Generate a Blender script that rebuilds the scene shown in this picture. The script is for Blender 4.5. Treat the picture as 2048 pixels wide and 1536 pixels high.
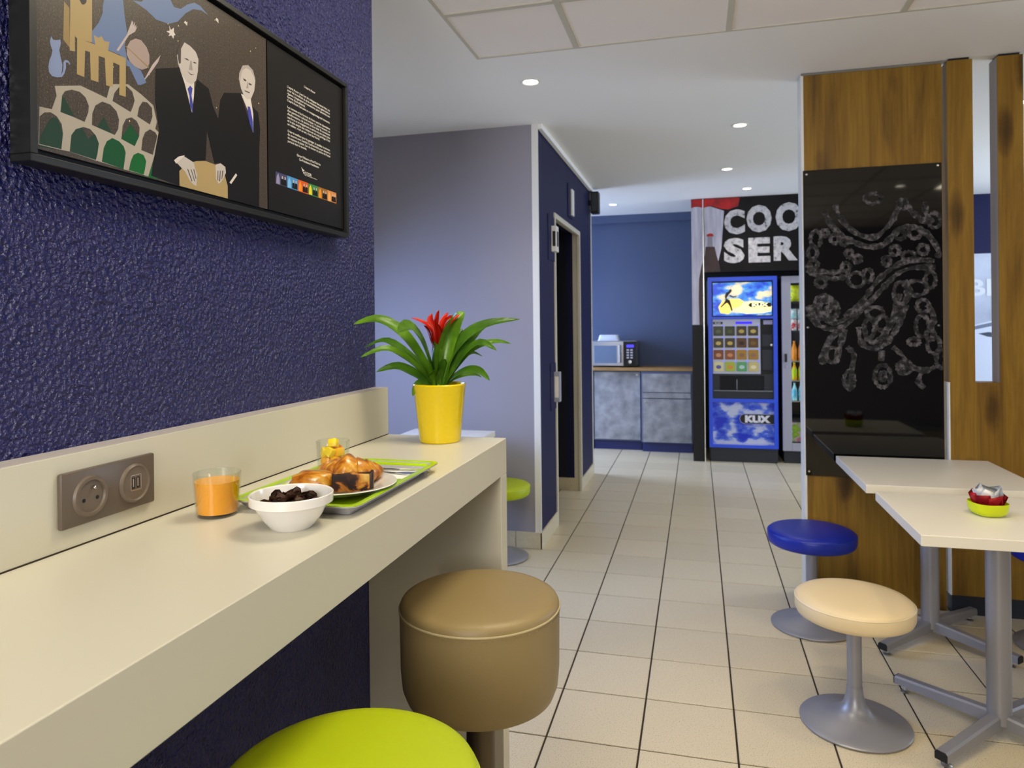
import bpy, bmesh, math, random
from mathutils import Vector, Matrix, Euler
from mathutils.geometry import tessellate_polygon

# ------------------------------------------------------------------ scene, camera, light
for o in list(bpy.data.objects): bpy.data.objects.remove(o)
SC = bpy.context.scene
COL = SC.collection
cam_d = bpy.data.cameras.new('camera'); cam = bpy.data.objects.new('camera', cam_d); COL.objects.link(cam)
cam_d.sensor_width = 36.0; cam_d.lens = 1410.9/2048*36; cam_d.shift_y = -(768-648.9)/2048
cam_d.clip_start = 0.02
yaw, roll = math.radians(14.7274), math.radians(0.58895)
RZ = Matrix.Rotation(yaw, 3, 'Z'); RY = Matrix.Rotation(roll, 3, 'Y')
Mc = RZ @ RY
right, fwd, up = Mc.col[0], Mc.col[1], Mc.col[2]
R = Matrix((right, up, -fwd)).transposed()
cam.matrix_world = Matrix.Translation((0, 0, 1.37)) @ R.to_4x4()
cam_d.dof.use_dof = True; cam_d.dof.focus_distance = 1.3; cam_d.dof.aperture_fstop = 8.0
SC.camera = cam
vs = SC.view_settings
vs.view_transform = 'Standard'; vs.look = 'None'; vs.gamma = 1.0; vs.use_curve_mapping = False
vs.exposure = 0.05

W = bpy.data.worlds.new('sky'); SC.world = W; W.use_nodes = True
bg = W.node_tree.nodes['Background']; bg.inputs[0].default_value = (0.62, 0.78, 1.0, 1); bg.inputs[1].default_value = 1.0

def area(name, loc, target, sx, sy, power, col, spread=180):
    d = bpy.data.lights.new(name, 'AREA'); d.shape = 'RECTANGLE'; d.size = sx; d.size_y = sy
    d.energy = power; d.color = col; d.spread = math.radians(spread)
    o = bpy.data.objects.new(name, d); COL.objects.link(o); o.location = loc
    o.rotation_euler = (Vector(target)-Vector(loc)).to_track_quat('-Z', 'Y').to_euler()
    return o
CEIL = 2.59
DAY = (0.50, 0.66, 1.0)
# daylight standing in the window openings
area('daylight_alcove_window', (-2.58, 3.05, 1.45), (-1.0, 3.3, .35), 1.3, 1.3, 40, (0.34, 0.50, 1.0), 140)
area('daylight_kitchen_window', (-3.13, 7.15, 1.35), (-.9, 7.3, .75), 1.2, 1.6, 85, (0.48, 0.62, 1.0), 130)
area('daylight_side_window', (4.50, 5.9, 1.5), (0, 5.6, 1.75), 2.2, 1.6, 108, (0.66, 0.79, 1.0))
area('daylight_front_window', (4.50, 1.2, 1.5), (0, 1.2, 1.2), 2.6, 1.6, 4, (0.85, 0.92, 1.0))
area('added_rear_ceiling_light', (-.4, -2.52, 1.85), (-.2, 1.0, 2.35), 1.0, 1.15, 78, (1.0, 0.98, 0.96))  # unseen source, added and placed to brighten the ceiling
LED_STRENGTH = 13.5
LED_COL = (1.0, 0.89, 0.66)
SPOT_POWER = 38.0
SPOT_COL = (1.0, 0.82, 0.52)

# ------------------------------------------------------------------ helpers
def lin(h):
    if not isinstance(h, str): return tuple(h)
    h = h.lstrip('#'); c = [int(h[i:i+2], 16)/255 for i in (0, 2, 4)]
    return tuple(x/12.92 if x <= .04045 else ((x+.055)/1.055)**2.4 for x in c)
MATS = {}
def mat(name, col, rough=.5, metal=0., spec=.5, bump=None, var=None, coat=0., trans=0., emit=0., ior=1.45, sheen=0.):
    if name in MATS: return MATS[name]
    m = bpy.data.materials.new(name); m.use_nodes = True; nt = m.node_tree; b = nt.nodes['Principled BSDF']
    c = lin(col)+(1,)
    b.inputs['Base Color'].default_value = c; b.inputs['Roughness'].default_value = rough
    b.inputs['Metallic'].default_value = metal; b.inputs['Specular IOR Level'].default_value = spec
    b.inputs['Coat Weight'].default_value = coat; b.inputs['Coat Roughness'].default_value = .08
    b.inputs['Transmission Weight'].default_value = trans; b.inputs['IOR'].default_value = ior
    if emit: b.inputs['Emission Color'].default_value = c; b.inputs['Emission Strength'].default_value = emit
    tc = nt.nodes.new('ShaderNodeTexCoord')
    if bump:
        n = nt.nodes.new('ShaderNodeTexNoise'); n.inputs['Scale'].default_value = bump[0]; n.inputs['Detail'].default_value = 3
        nt.links.new(tc.outputs['Object'], n.inputs['Vector'])
        bp = nt.nodes.new('ShaderNodeBump'); bp.inputs['Strength'].default_value = bump[1]; bp.inputs['Distance'].default_value = bump[2] if len(bump) > 2 else .002
        nt.links.new(n.outputs['Fac'], bp.inputs['Height']); nt.links.new(bp.outputs['Normal'], b.inputs['Normal'])
    if var:
        n = nt.nodes.new('ShaderNodeTexNoise'); n.inputs['Scale'].default_value = var[0]; n.inputs['Detail'].default_value = 4
        nt.links.new(tc.outputs['Object'], n.inputs['Vector'])
        rp = nt.nodes.new('ShaderNodeValToRGB'); k = var[1]
        rp.color_ramp.elements[0].position = .3; rp.color_ramp.elements[1].position = .7
        rp.color_ramp.elements[0].color = tuple(x*(1-k) for x in c[:3])+(1,); rp.color_ramp.elements[1].color = tuple(min(1, x*(1+k)) for x in c[:3])+(1,)
        nt.links.new(n.outputs['Fac'], rp.inputs['Fac']); nt.links.new(rp.outputs['Color'], b.inputs['Base Color'])
    MATS[name] = m; return m
def nodes_of(m):
    nt = m.node_tree; return nt, nt.nodes['Principled BSDF'], (lambda t: nt.nodes.new('ShaderNode'+t)), nt.links.new
def ramp(node, stops):
    e = node.color_ramp.elements
    while len(e) < len(stops): e.new(.5)
    for i, (p, c) in enumerate(stops): e[i].position = p; e[i].color = lin(c)+(1,)
def noise_mat(name, scale, stops, rough=.5, detail=4, stretch=(1, 1, 1), spec=.5, bump=0., distort=0., coat=0.):
    if name in MATS: return MATS[name]
    m = mat(name, '#808080', rough, spec=spec, coat=coat); nt, b, N, L = nodes_of(m)
    tc = N('TexCoord'); mp = N('Mapping'); mp.inputs['Scale'].default_value = stretch
    n = N('TexNoise'); n.inputs['Scale'].default_value = scale; n.inputs['Detail'].default_value = detail; n.inputs['Distortion'].default_value = distort
    r = N('ValToRGB'); ramp(r, stops)
    L(tc.outputs['Object'], mp.inputs['Vector']); L(mp.outputs['Vector'], n.inputs['Vector']); L(n.outputs['Fac'], r.inputs['Fac']); L(r.outputs['Color'], b.inputs['Base Color'])
    if bump:
        bp = N('Bump'); bp.inputs['Strength'].default_value = bump; bp.inputs['Distance'].default_value = .002
        L(n.outputs['Fac'], bp.inputs['Height']); L(bp.outputs['Normal'], b.inputs['Normal'])
    return m

def add_box(bm, x0, x1, y0, y1, z0, z1, bev=0., seg=2):
    t = bmesh.new()
    v = [t.verts.new((x, y, z)) for z in (z0, z1) for y in (y0, y1) for x in (x0, x1)]
    for f in ((0, 2, 3, 1), (4, 5, 7, 6), (0, 1, 5, 4), (2, 6, 7, 3), (0, 4, 6, 2), (1, 3, 7, 5)): t.faces.new([v[i] for i in f])
    if bev: bmesh.ops.bevel(t, geom=t.edges[:], offset=bev, segments=seg, affect='EDGES', profile=.5)
    me = bpy.data.meshes.new('t'); t.to_mesh(me); t.free(); bm.from_mesh(me); bpy.data.meshes.remove(me)
    return bm
def box(*a, **k): return add_box(bmesh.new(), *a, **k)
def add_lathe(bm, prof, seg=40, cx=0., cy=0., closed=False, sx=1., sy=1.):
    rings = []
    for r, z in prof:
        if r < 1e-6: rings.append([bm.verts.new((cx, cy, z))])
        else: rings.append([bm.verts.new((cx+sx*r*math.cos(2*math.pi*i/seg), cy+sy*r*math.sin(2*math.pi*i/seg), z)) for i in range(seg)])
    pairs = list(zip(rings, rings[1:]))
    if closed: pairs.append((rings[-1], rings[0]))
    for a, b in pairs:
        for i in range(seg):
            j = (i+1) % seg
            if len(a) == 1 and len(b) == 1: continue
            if len(a) == 1: bm.faces.new((a[0], b[j], b[i]))
            elif len(b) == 1: bm.faces.new((a[i], a[j], b[0]))
            else: bm.faces.new((a[i], a[j], b[j], b[i]))
    return bm
def lathe(prof, **k): return add_lathe(bmesh.new(), prof, **k)
def add_tube(bm, pts, rad, seg=8, cap=True, flat=1.):
    pts = [Vector(p) for p in pts]; n = len(pts)
    rad = rad if isinstance(rad, (list, tuple)) else [rad]*n
    rings = []; ref = Vector((0, 0, 1))
    for i, p in enumerate(pts):
        t = (pts[min(i+1, n-1)]-pts[max(i-1, 0)]).normalized()
        if abs(t.dot(ref)) > .95: ref = Vector((0, 1, 0)) if abs(t.y) < .9 else Vector((1, 0, 0))
        a = t.cross(ref).normalized(); b = a.cross(t).normalized()
        rings.append([bm.verts.new(p+rad[i]*(math.cos(2*math.pi*k/seg)*a+flat*math.sin(2*math.pi*k/seg)*b)) for k in range(seg)])
    for a, b in zip(rings, rings[1:]):
        for k in range(seg): bm.faces.new((a[k], a[(k+1) % seg], b[(k+1) % seg], b[k]))
    if cap: bm.faces.new(rings[0][::-1]); bm.faces.new(rings[-1])
    return bm
def tube(*a, **k): return add_tube(bmesh.new(), *a, **k)
def add_flat(bm, loops, fn, th, back=True):
    """polygon with holes: fn(a,b,depth)->xyz, given a real thickness th"""
    vl = [[Vector((a, b, 0)) for a, b in lp] for lp in loops]
    flat = [p for lp in loops for p in lp]
    tris = tessellate_polygon(vl)
    f = [bm.verts.new(fn(a, b, th)) for a, b in flat]; g = [bm.verts.new(fn(a, b, 0)) for a, b in flat]
    for t in tris:
        try: bm.faces.new([f[i] for i in t])
        except ValueError: pass
    k = 0
    for lp in loops:
        n = len(lp)
        for i in range(n):
            a, b = k+i, k+(i+1) % n
            try: bm.faces.new((f[a], f[b], g[b], g[a]))
            except ValueError: pass
        k += n
    return bm
def add_text(bm, txt, fn, size=None, width=None, height=None, bold=0., align='LEFT', th=.0004, a0=0., b0=0., space=1.):
    """writing as a thin mesh; fn(a,b,depth) maps the writing plane to the place"""
    c = bpy.data.curves.new('t', 'FONT'); c.body = txt; c.size = 1.; c.offset = bold; c.space_character = space; c.resolution_u = 3
    o = bpy.data.objects.new('t', c); COL.objects.link(o)
    dg = bpy.context.evaluated_depsgraph_get(); me = bpy.data.meshes.new_from_object(o.evaluated_get(dg))
    bpy.data.objects.remove(o); bpy.data.curves.remove(c)
    if not len(me.vertices): return bm
    xs = [v.co.x for v in me.vertices]; ys = [v.co.y for v in me.vertices]
    x0, x1, y0, y1 = min(xs), max(xs), min(ys), max(ys)
    s = size if size else (height/(y1-y0) if height else width/(x1-x0))
    sx = width/(x1-x0) if width else s
    base = 0 if size else y0
    off = a0 - (sx*(x1-x0)/2 if align == 'CENTER' else 0)
    vv = [bm.verts.new(fn(off+(v.co.x-x0)*sx, b0+(v.co.y-base)*s, th)) for v in me.vertices]
    for p in me.polygons:
        try: bm.faces.new([vv[i] for i in p.vertices])
        except ValueError: pass
    bpy.data.meshes.remove(me)
    return bm
def finish(bm, smooth):
    bmesh.ops.recalc_face_normals(bm, faces=bm.faces[:])
    if smooth:
        for f in bm.faces: f.smooth = True
        for e in bm.edges:
            if len(e.link_faces) == 2 and e.calc_face_angle(0) > math.radians(smooth if smooth > 1 else 38): e.smooth = False
def obj(name, bm, m, parent=None, loc=None, rot=None, smooth=0, recalc=True):
    if isinstance(bm, bmesh.types.BMesh):
        if recalc: finish(bm, smooth)
        me = bpy.data.meshes.new(name); bm.to_mesh(me); bm.free(); me.materials.append(m)
    else: me = bm
    o = bpy.data.objects.new(name, me); COL.objects.link(o)
    if parent: o.parent = parent
    if loc: o.location = loc
    if rot: o.rotation_euler = rot
    return o
def tag(o, label, cat, group=None, kind=None):
    o['label'] = label; o['category'] = cat
    if group: o['group'] = group
    if kind: o['kind'] = kind
    return o
def thing(name, label, cat, loc=(0, 0, 0), rz=0., group=None):
    o = bpy.data.objects.new(name, None); COL.objects.link(o); o.location = loc; o.rotation_euler = (0, 0, rz); o.empty_display_size = .05
    return tag(o, label, cat, group)
def struct(name, bm, m, label=None, parent=None, smooth=0):
    o = obj(name, bm, m, parent, smooth=smooth)
    o['kind'] = 'structure'
    if label and not parent: o['label'] = label
    return o
def copy_tree(o, parent=None):
    c = o.copy(); COL.objects.link(c); c.parent = parent
    for ch in list(o.children): copy_tree(ch, c)
    return c
RND = random.Random(7)

# ------------------------------------------------------------------ materials
M_ceil = mat('ceiling_paint', '#f2f0ea', .85, spec=.2, bump=(300, .08))
M_grey = mat('grey_wall_paint', '#99959c', .75, spec=.3, bump=(250, .15))
M_white = mat('white_gloss_paint', '#e4e2da', .4)
M_navy = mat('navy_paint', '#13163f', .6, spec=.3, bump=(200, .1))
M_backblue = mat('slate_blue_paint', '#4e5a78', .6, spec=.3, bump=(200, .12))
M_lam = mat('white_laminate', '#cbc7b6', .32, spec=.5, bump=(900, .03))
M_edge = mat('grey_edge_band', '#b9b2b0', .4)
M_dkpass = mat('navy_darkened_for_shade', '#0c0e20', .7)  # navy darkened so the passage's lack of light sits in the colour
M_grout = mat('dark_grout', '#3a3128', .9, spec=.1)
M_base = mat('ceramic_baseboard', '#cfc4a6', .35, var=(60, .05))
M_black = mat('black_matt', '#0b0b0c', .6)
M_blackgl = mat('black_frame_lacquer', '#141414', .35)
M_dark = mat('charcoal_plastic', '#23272f', .5)
M_steel = mat('satin_steel', '#c8c8c8', .3, metal=1.)
M_chrome = mat('chrome', '#dddddd', .12, metal=1.)
M_greymetal = mat('grey_powder_coat', '#8d8c90', .38, metal=.35, spec=.5)
M_lime = mat('lime_leatherette', '#a8b800', .45, bump=(420, .25, .001))
M_royal = mat('royal_blue_leatherette', '#0d2290', .38, bump=(420, .2, .001))
M_cream = mat('cream_leatherette', '#d8c39a', .4, bump=(420, .2, .001))
M_taupe = mat('taupe_leatherette', '#8a7750', .42, bump=(420, .35, .001))
M_taupepipe = mat('pale_piping', '#b8a880', .45)
M_pole = mat('dark_bronze_metal', '#5a5040', .35, metal=.6)
M_yellow = mat('yellow_glazed_ceramic', '#e2c600', .2, coat=.45)
M_soil = noise_mat('potting_soil', 120, [(.3, '#17100a'), (.7, '#3a2a1b')], .95, bump=.8)
M_porc = mat('white_porcelain', '#e6e2dc', .14, coat=.4)
M_traylime = mat('lime_tray_plastic', '#a9cf00', .3, coat=.2)
M_paper = mat('white_paper', '#eeeeee', .8)
M_socket = mat('brown_grey_plastic', '#5d5146', .38)
M_socketd = mat('brown_grey_insert', '#66594c', .42)
def glass_mat():
    m = bpy.data.materials.new('clear_glass'); m.use_nodes = True; nt = m.node_tree; nt.nodes.clear(); N = lambda t: nt.nodes.new('ShaderNode'+t)
    o = N('OutputMaterial'); mx = N('MixShader'); tr = N('BsdfTransparent'); gl = N('BsdfGlossy'); lw = N('LayerWeight'); mr = N('MapRange')
    tr.inputs[0].default_value = (.97, .98, .96, 1); gl.inputs['Roughness'].default_value = .03; lw.inputs['Blend'].default_value = .22
    mr.inputs[4].default_value = .5; mr.inputs[3].default_value = .025
    nt.links.new(lw.outputs['Facing'], mr.inputs[0]); nt.links.new(mr.outputs[0], mx.inputs[0]); nt.links.new(tr.outputs[0], mx.inputs[1]); nt.links.new(gl.outputs[0], mx.inputs[2]); nt.links.new(mx.outputs[0], o.inputs[0]); return m
M_glass = glass_mat()
M_juice = mat('orange_juice', '#f0a200', .25, spec=.4)
M_redp = mat('red_paper', '#b4101c', .5)
M_limebowl = mat('lime_plastic', '#c9d800', .3)

def wood_mat():
    m = mat('oak_laminate', '#946c34', .45, spec=.35); nt, b, N, L = nodes_of(m)
    tc = N('TexCoord'); mp = N('Mapping'); mp.inputs['Scale'].default_value = (5.5, 5.5, .5)
    n = N('TexNoise'); n.inputs['Scale'].default_value = 2.2; n.inputs['Detail'].default_value = 8; n.inputs['Roughness'].default_value = .62; n.inputs['Distortion'].default_value = .5
    r = N('ValToRGB'); ramp(r, [(.28, '#5c4114'), (.45, '#825f1c'), (.62, '#947024'), (.8, '#a58130')])
    L(tc.outputs['Object'], mp.inputs[0]); L(mp.outputs[0], n.inputs['Vector']); L(n.outputs['Fac'], r.inputs[0])
    mp2 = N('Mapping'); mp2.inputs['Scale'].default_value = (60, 60, 1.6); n2 = N('TexNoise'); n2.inputs['Scale'].default_value = 2.; n2.inputs['Detail'].default_value = 3
    L(tc.outputs['Object'], mp2.inputs[0]); L(mp2.outputs[0], n2.inputs['Vector'])
    r2 = N('ValToRGB'); ramp(r2, [(.3, '#c8c8c8'), (.6, '#ffffff')]); L(n2.outputs['Fac'], r2.inputs[0])
    mx = N('MixRGB'); mx.blend_type = 'MULTIPLY'; mx.inputs[0].default_value = .45; L(r.outputs[0], mx.inputs[1]); L(r2.outputs[0], mx.inputs[2])
    mp3 = N('Mapping'); mp3.inputs['Scale'].default_value = (6.0, 6.0, 1.9); v = N('TexVoronoi'); v.inputs['Scale'].default_value = 1.
    n3 = N('TexNoise'); n3.inputs['Scale'].default_value = 9; n3.inputs['Detail'].default_value = 4
    ad = N('MixRGB'); ad.blend_type = 'ADD'; ad.inputs[0].default_value = .16
    L(tc.outputs['Object'], mp3.inputs[0]); L(tc.outputs['Object'], n3.inputs['Vector']); L(mp3.outputs[0], ad.inputs[1]); L(n3.outputs['Color'], ad.inputs[2]); L(ad.outputs[0], v.inputs['Vector'])
    r3 = N('ValToRGB'); ramp(r3, [(.06, '#3f352a'), (.15, '#8a7c64'), (.26, '#ffffff')]); L(v.outputs['Distance'], r3.inputs[0])
    mx2 = N('MixRGB'); mx2.blend_type = 'MULTIPLY'; mx2.inputs[0].default_value = .75; L(mx.outputs[0], mx2.inputs[1]); L(r3.outputs[0], mx2.inputs[2])
    L(mx2.outputs[0], b.inputs['Base Color'])
    bp = N('Bump'); bp.inputs['Strength'].default_value = .15; bp.inputs['Distance'].default_value = .001; L(n2.outputs['Fac'], bp.inputs['Height']); L(bp.outputs[0], b.inputs['Normal'])
    return m
M_wood = wood_mat()
def plaster_mat():
    m = mat('navy_textured_plaster', '#1e2160', .26, spec=.6); nt, b, N, L = nodes_of(m)
    tc = N('TexCoord')
    n = N('TexNoise'); n.inputs['Scale'].default_value = 120; n.inputs['Detail'].default_value = 3; n.inputs['Roughness'].default_value = .5
    v = N('TexVoronoi'); v.inputs['Scale'].default_value = 120
    n2 = N('TexNoise'); n2.inputs['Scale'].default_value = 40; n2.inputs['Detail'].default_value = 2
    for q in (n, v, n2): L(tc.outputs['Object'], q.inputs['Vector'])
    a = N('Math'); a.operation = 'MULTIPLY_ADD'; a.inputs[1].default_value = .5; L(v.outputs['Distance'], a.inputs[0]); L(n.outputs['Fac'], a.inputs[2])
    c = N('Math'); c.operation = 'MULTIPLY_ADD'; c.inputs[1].default_value = .6; L(n2.outputs['Fac'], c.inputs[0]); L(a.outputs[0], c.inputs[2])
    bp = N('Bump'); bp.inputs['Strength'].default_value = 1.0; bp.inputs['Distance'].default_value = .016
    L(c.outputs[0], bp.inputs['Height']); L(bp.outputs[0], b.inputs['Normal'])
    return m
M_plaster = plaster_mat()
def tile_mat():
    m = mat('speckled_cream_tile', '#cdbc92', .33, spec=.45); nt, b, N, L = nodes_of(m)
    tc = N('TexCoord'); n = N('TexNoise'); n.inputs['Scale'].default_value = 260; n.inputs['Detail'].default_value = 2
    r = N('ValToRGB'); ramp(r, [(.30, '#8a7c60'), (.40, '#c4b79a'), (.7, '#cdc0a4')]); L(tc.outputs['Object'], n.inputs['Vector']); L(n.outputs['Fac'], r.inputs[0])
    oi = N('ObjectInfo'); mr = N('MapRange'); mr.inputs[3].default_value = .94; mr.inputs[4].default_value = 1.04; L(oi.outputs['Random'], mr.inputs[0])
    hs = N('HueSaturation'); L(mr.outputs[0], hs.inputs['Value']); L(r.outputs[0], hs.inputs['Color']); L(hs.outputs[0], b.inputs['Base Color'])
    n2 = N('TexNoise'); n2.inputs['Scale'].default_value = 5; n2.inputs['Detail'].default_value = 3; L(tc.outputs['Object'], n2.inputs['Vector'])
    m2 = N('MapRange'); m2.inputs[3].default_value = .26; m2.inputs[4].default_value = .42; L(n2.outputs['Fac'], m2.inputs[0]); L(m2.outputs[0], b.inputs['Roughness'])
    return m
M_tile = tile_mat()

# ------------------------------------------------------------------ floor
fl = struct('floor', box(-3.4, 4.6, -2.6, 8.15, -.06, -.003), M_grout, 'cream ceramic tile floor with dark grout joints')
TX, TY, G = .3052, .3165, .0032
def tile_bm(bm, x0, x1, y0, y1):
    c = .0012
    lo = [(x0, y0), (x1, y0), (x1, y1), (x0, y1)]; hi = [(x0+c, y0+c), (x1-c, y0+c), (x1-c, y1-c), (x0+c, y1-c)]
    a = [bm.verts.new((x, y, -.006)) for x, y in lo]; b = [bm.verts.new((x, y, -.0012)) for x, y in lo]; d = [bm.verts.new((x, y, 0)) for x, y in hi]
    for p, q in ((a, b), (b, d)):
        for i in range(4): bm.faces.new((p[i], p[(i+1) % 4], q[(i+1) % 4], q[i]))
    bm.faces.new(d)
    return bm
t0 = tile_bm(bmesh.new(), G, TX-G, G, TY-G); finish(t0, 0)
tile_me = bpy.data.meshes.new('tile'); t0.to_mesh(tile_me); t0.free(); tile_me.materials.append(M_tile)
rest = bmesh.new()
for i in range(-9, 19):
    for j in range(-16, 20):
        x0, y0 = -.805+i*TX, 2.294+j*TY
        if x0 < -3.38 or x0+TX > 4.6 or y0 < -2.6 or y0+TY > 8.15: continue
        xc, yc = x0+TX/2, y0+TY/2
        seen = (-1.0 < xc < .1+.42*yc and yc > 2.0 and yc < 8.0 and (yc < 3.9 or xc < 1.3)) or (-1.5 < xc < -.95 and 3.3 < yc < 4.25)
        if seen: obj('tile', tile_me, None, fl, (x0, y0, 0))
        else: tile_bm(rest, x0+G, x0+TX-G, y0+G, y0+TY-G)
o = obj('tile_field', rest, M_tile, fl); o['kind'] = 'stuff'

# ------------------------------------------------------------------ ceiling with lay-in tile grid
GX0, GX1, GY0, GY1 = -.967, 4.4, -2.45, 3.10
cb = bmesh.new()
add_box(cb, -3.4, GX0, -2.6, GY1, CEIL, 2.75); add_box(cb, GX1, 4.6, -2.6, GY1, CEIL, 2.75); add_box(cb, GX0, GX1, -2.6, GY0, CEIL, 2.75)
add_box(cb, -3.4, 4.6, GY1, 8.15, CEIL, 2.75); add_box(cb, GX0, GX1, GY0, GY1, CEIL+.045, 2.75)
ce = struct('ceiling', cb, M_ceil, 'pale plasterboard ceiling with a lay-in tile field')
M_ctile = mat('mineral_ceiling_tile', '#f2ebe4', .9, spec=.1, bump=(500, .2)); M_tbar = mat('ceiling_t_bar', '#c9c5b4', .5)
gx = [GX0, -.506, .139, .799, 1.459, 2.119, 2.779, 3.439, GX1]; gy = [GY1, 2.632, 1.98, 1.33, .68, .03, -.62, -1.27, -1.92, GY0]
M_led = mat('led_panel_light', (1, 1, 1), .5); nt, b_, N, L = nodes_of(M_led)
b_.inputs['Emission Color'].default_value = LED_COL+(1,); b_.inputs['Emission Strength'].default_value = LED_STRENGTH
LEDS = {(1, 2), (5, 4), (1, 5)}
M_led2 = M_led.copy(); M_led2.name = 'bright_led_panel_light'; M_led2.node_tree.nodes['Principled BSDF'].inputs['Emission Strength'].default_value = LED_STRENGTH*1.4
for i in range(len(gx)-1):
    for j in range(len(gy)-1):
        a0, a1, b0, b1 = gx[i]+.012, gx[i+1]-.012, gy[j+1]+.012, gy[j]-.012
        if (i, j) in LEDS:
            t = thing('led_panel', 'square flush light panel in the ceiling tile field', 'ceiling light', ((a0+a1)/2, (b0+b1)/2, CEIL), group='ceiling light panels')
            w, h = (a1-a0)/2, (b1-b0)/2
            fb = bmesh.new()
            for q in ((-w, w, -h, -h+.02), (-w, w, h-.02, h), (-w, -w+.02, -h+.02, h-.02), (w-.02, w, -h+.02, h-.02)): add_box(fb, *q, .002, .025)
            obj('frame', fb, M_white, t); obj('diffuser', box(-w+.02, w-.02, -h+.02, h-.02, .006, .02), M_led2 if (i, j) == (1, 2) else M_led, t)
        else: obj('ceiling_tile', box(a0, a1, b0, b1, CEIL+.004, CEIL+.02), M_ctile, ce)
for x in gx: obj('ceiling_rail', box(x-.012 if x > GX0 else x, x+.012 if x < GX1 else x, GY0, GY1, CEIL-.001, CEIL+.03), M_tbar, ce)
for y in gy: obj('ceiling_rail', box(GX0, GX1, y-.012 if y > GY0 else y, y+.012 if y < GY1 else y, CEIL-.0005, CEIL+.03), M_tbar, ce)

# downlights
M_bulb = mat('downlight_lens', (1, 1, 1), .5); nt, b_, N, L = nodes_of(M_bulb)
b_.inputs['Emission Color'].default_value = (1, .93, .75, 1); b_.inputs['Emission Strength'].default_value = 14
for x, y, wh in ((-.80, 3.46, 'by the corner of the ceiling tile field'), (.267, 4.585, 'beside the top of the wood column'), (.24, 5.87, 'halfway along the navy corridor wall'), (.45, 6.78, 'in front of the drinks mural'), (-.826, 7.267, 'over the microwave cabinets'), (1.80, 4.555, 'behind the slat screen'), (1.85, 6.1, 'between the slat screen and the mural end'), (1.13, 2.30, 'added unseen over the cafe tables to light them'), (.47, 1.65, 'added unseen over the aisle to warm the floor'), (1.79, .35, 'in the tile field near the side windows'), (-1.85, 3.0, 'added unseen over the alcove for warm bounce light')):  # the table, aisle and alcove lamps are added, unseen, for their light
    t = thing('recessed_downlight', 'small round recessed downlight '+wh, 'downlight', (x, y, CEIL), group='ceiling downlights')
    obj('trim_ring', lathe([(.036, -.001), (.036, .004), (.05, .002), (.05, -.003), (.043, -.005)], seg=28, closed=True), M_white, t, smooth=1)
    obj('lamp_lens', lathe([(0, -.0005), (.036, -.0005), (.036, .003), (0, .003)], seg=28), M_bulb, t)
    d = bpy.data.lights.new('downlight_beam', 'SPOT'); d.energy = SPOT_POWER*(.36 if y > 2.9 else .8); d.color = SPOT_COL if y < 2.9 else (1, .92, .80); d.spot_size = math.radians(110 if y > 2.9 else 84); d.spot_blend = .6; d.shadow_soft_size = .035
    lo = bpy.data.objects.new('downlight_beam', d); COL.objects.link(lo); lo.location = (x, y, CEIL-.012)

# ------------------------------------------------------------------ walls
struct('wall_left', box(-1.075, -.925, -2.6, 1.92, 0, CEIL), M_plaster, 'dark blue rough textured plaster wall')
def wall_open(bm, axis, c0, c1, a0, a1, oa0, oa1, oz0, oz1):
    f = (lambda p, q, z0, z1: add_box(bm, c0, c1, p, q, z0, z1)) if axis == 'x' else (lambda p, q, z0, z1: add_box(bm, p, q, c0, c1, z0, z1))
    f(a0, oa0, 0, CEIL); f(oa1, a1, 0, CEIL); f(oa0, oa1, 0, oz0); f(oa0, oa1, oz1, CEIL)
    return bm
struct('wall_alcove', wall_open(bmesh.new(), 'x', -2.75, -2.6, 1.77, 4.2, 2.4, 3.7, .8, 2.1), M_grey, 'grey alcove side wall with a window')
struct('wall_alcove_near', box(-2.75, -1.075, 1.77, 1.92, 0, CEIL), M_grey, 'grey alcove near wall')
struct('wall_grey', box(-2.75, -1.052, 4.2, 4.3, 0, CEIL), M_grey, 'plain grey painted wall behind the alcove table')
struct('wall_grey_end', box(-1.052, -.935, 4.2, 4.211, 0, CEIL), M_grey, 'end strip of the plain grey wall')
struct('trim_1', box(-.968, -.929, 4.192, 4.205, .1, CEIL), M_white, 'white corner trim strip on the grey wall')
# navy wall with the passage
dw = bmesh.new()
add_box(dw, -1.05, -.935, 4.212, 4.693, 0, CEIL); add_box(dw, -1.05, -.935, 4.693, 5.757, 2.125, CEIL); add_box(dw, -1.05, -.935, 5.757, 6.42, 0, CEIL)
struct('wall_navy', dw, M_navy, 'navy painted corridor wall with a dark doorway')
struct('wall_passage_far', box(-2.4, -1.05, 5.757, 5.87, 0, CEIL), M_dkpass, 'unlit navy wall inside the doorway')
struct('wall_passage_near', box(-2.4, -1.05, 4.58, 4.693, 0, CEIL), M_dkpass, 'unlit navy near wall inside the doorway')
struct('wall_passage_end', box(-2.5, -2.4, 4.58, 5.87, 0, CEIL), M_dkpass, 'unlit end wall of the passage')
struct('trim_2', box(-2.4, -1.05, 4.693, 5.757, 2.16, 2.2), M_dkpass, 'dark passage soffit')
dr = bmesh.new()
add_box(dr, -.945, -.926, 4.693, 4.728, .0, 2.09); add_box(dr, -.945, -.926, 5.722, 5.757, .0, 2.09); add_box(dr, -.945, -.926, 4.693, 5.757, 2.09, 2.125)
add_box(dr, -.990, -.945, 5.745, 5.757, .1, 2.11); add_box(dr, -.990, -.945, 4.693, 4.705, .1, 2.11); add_box(dr, -.990, -.945, 4.705, 5.745, 2.11, 2.125)
struct('door_1', dr, mat('cream_door_frame', '#cdc6b2', .45), 'cream door frame around the dark passage opening')
struct('trim_3', box(-.938, -.929, 6.405, 6.428, .1, CEIL), M_white, 'white corner trim at the end of the navy wall')
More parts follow.
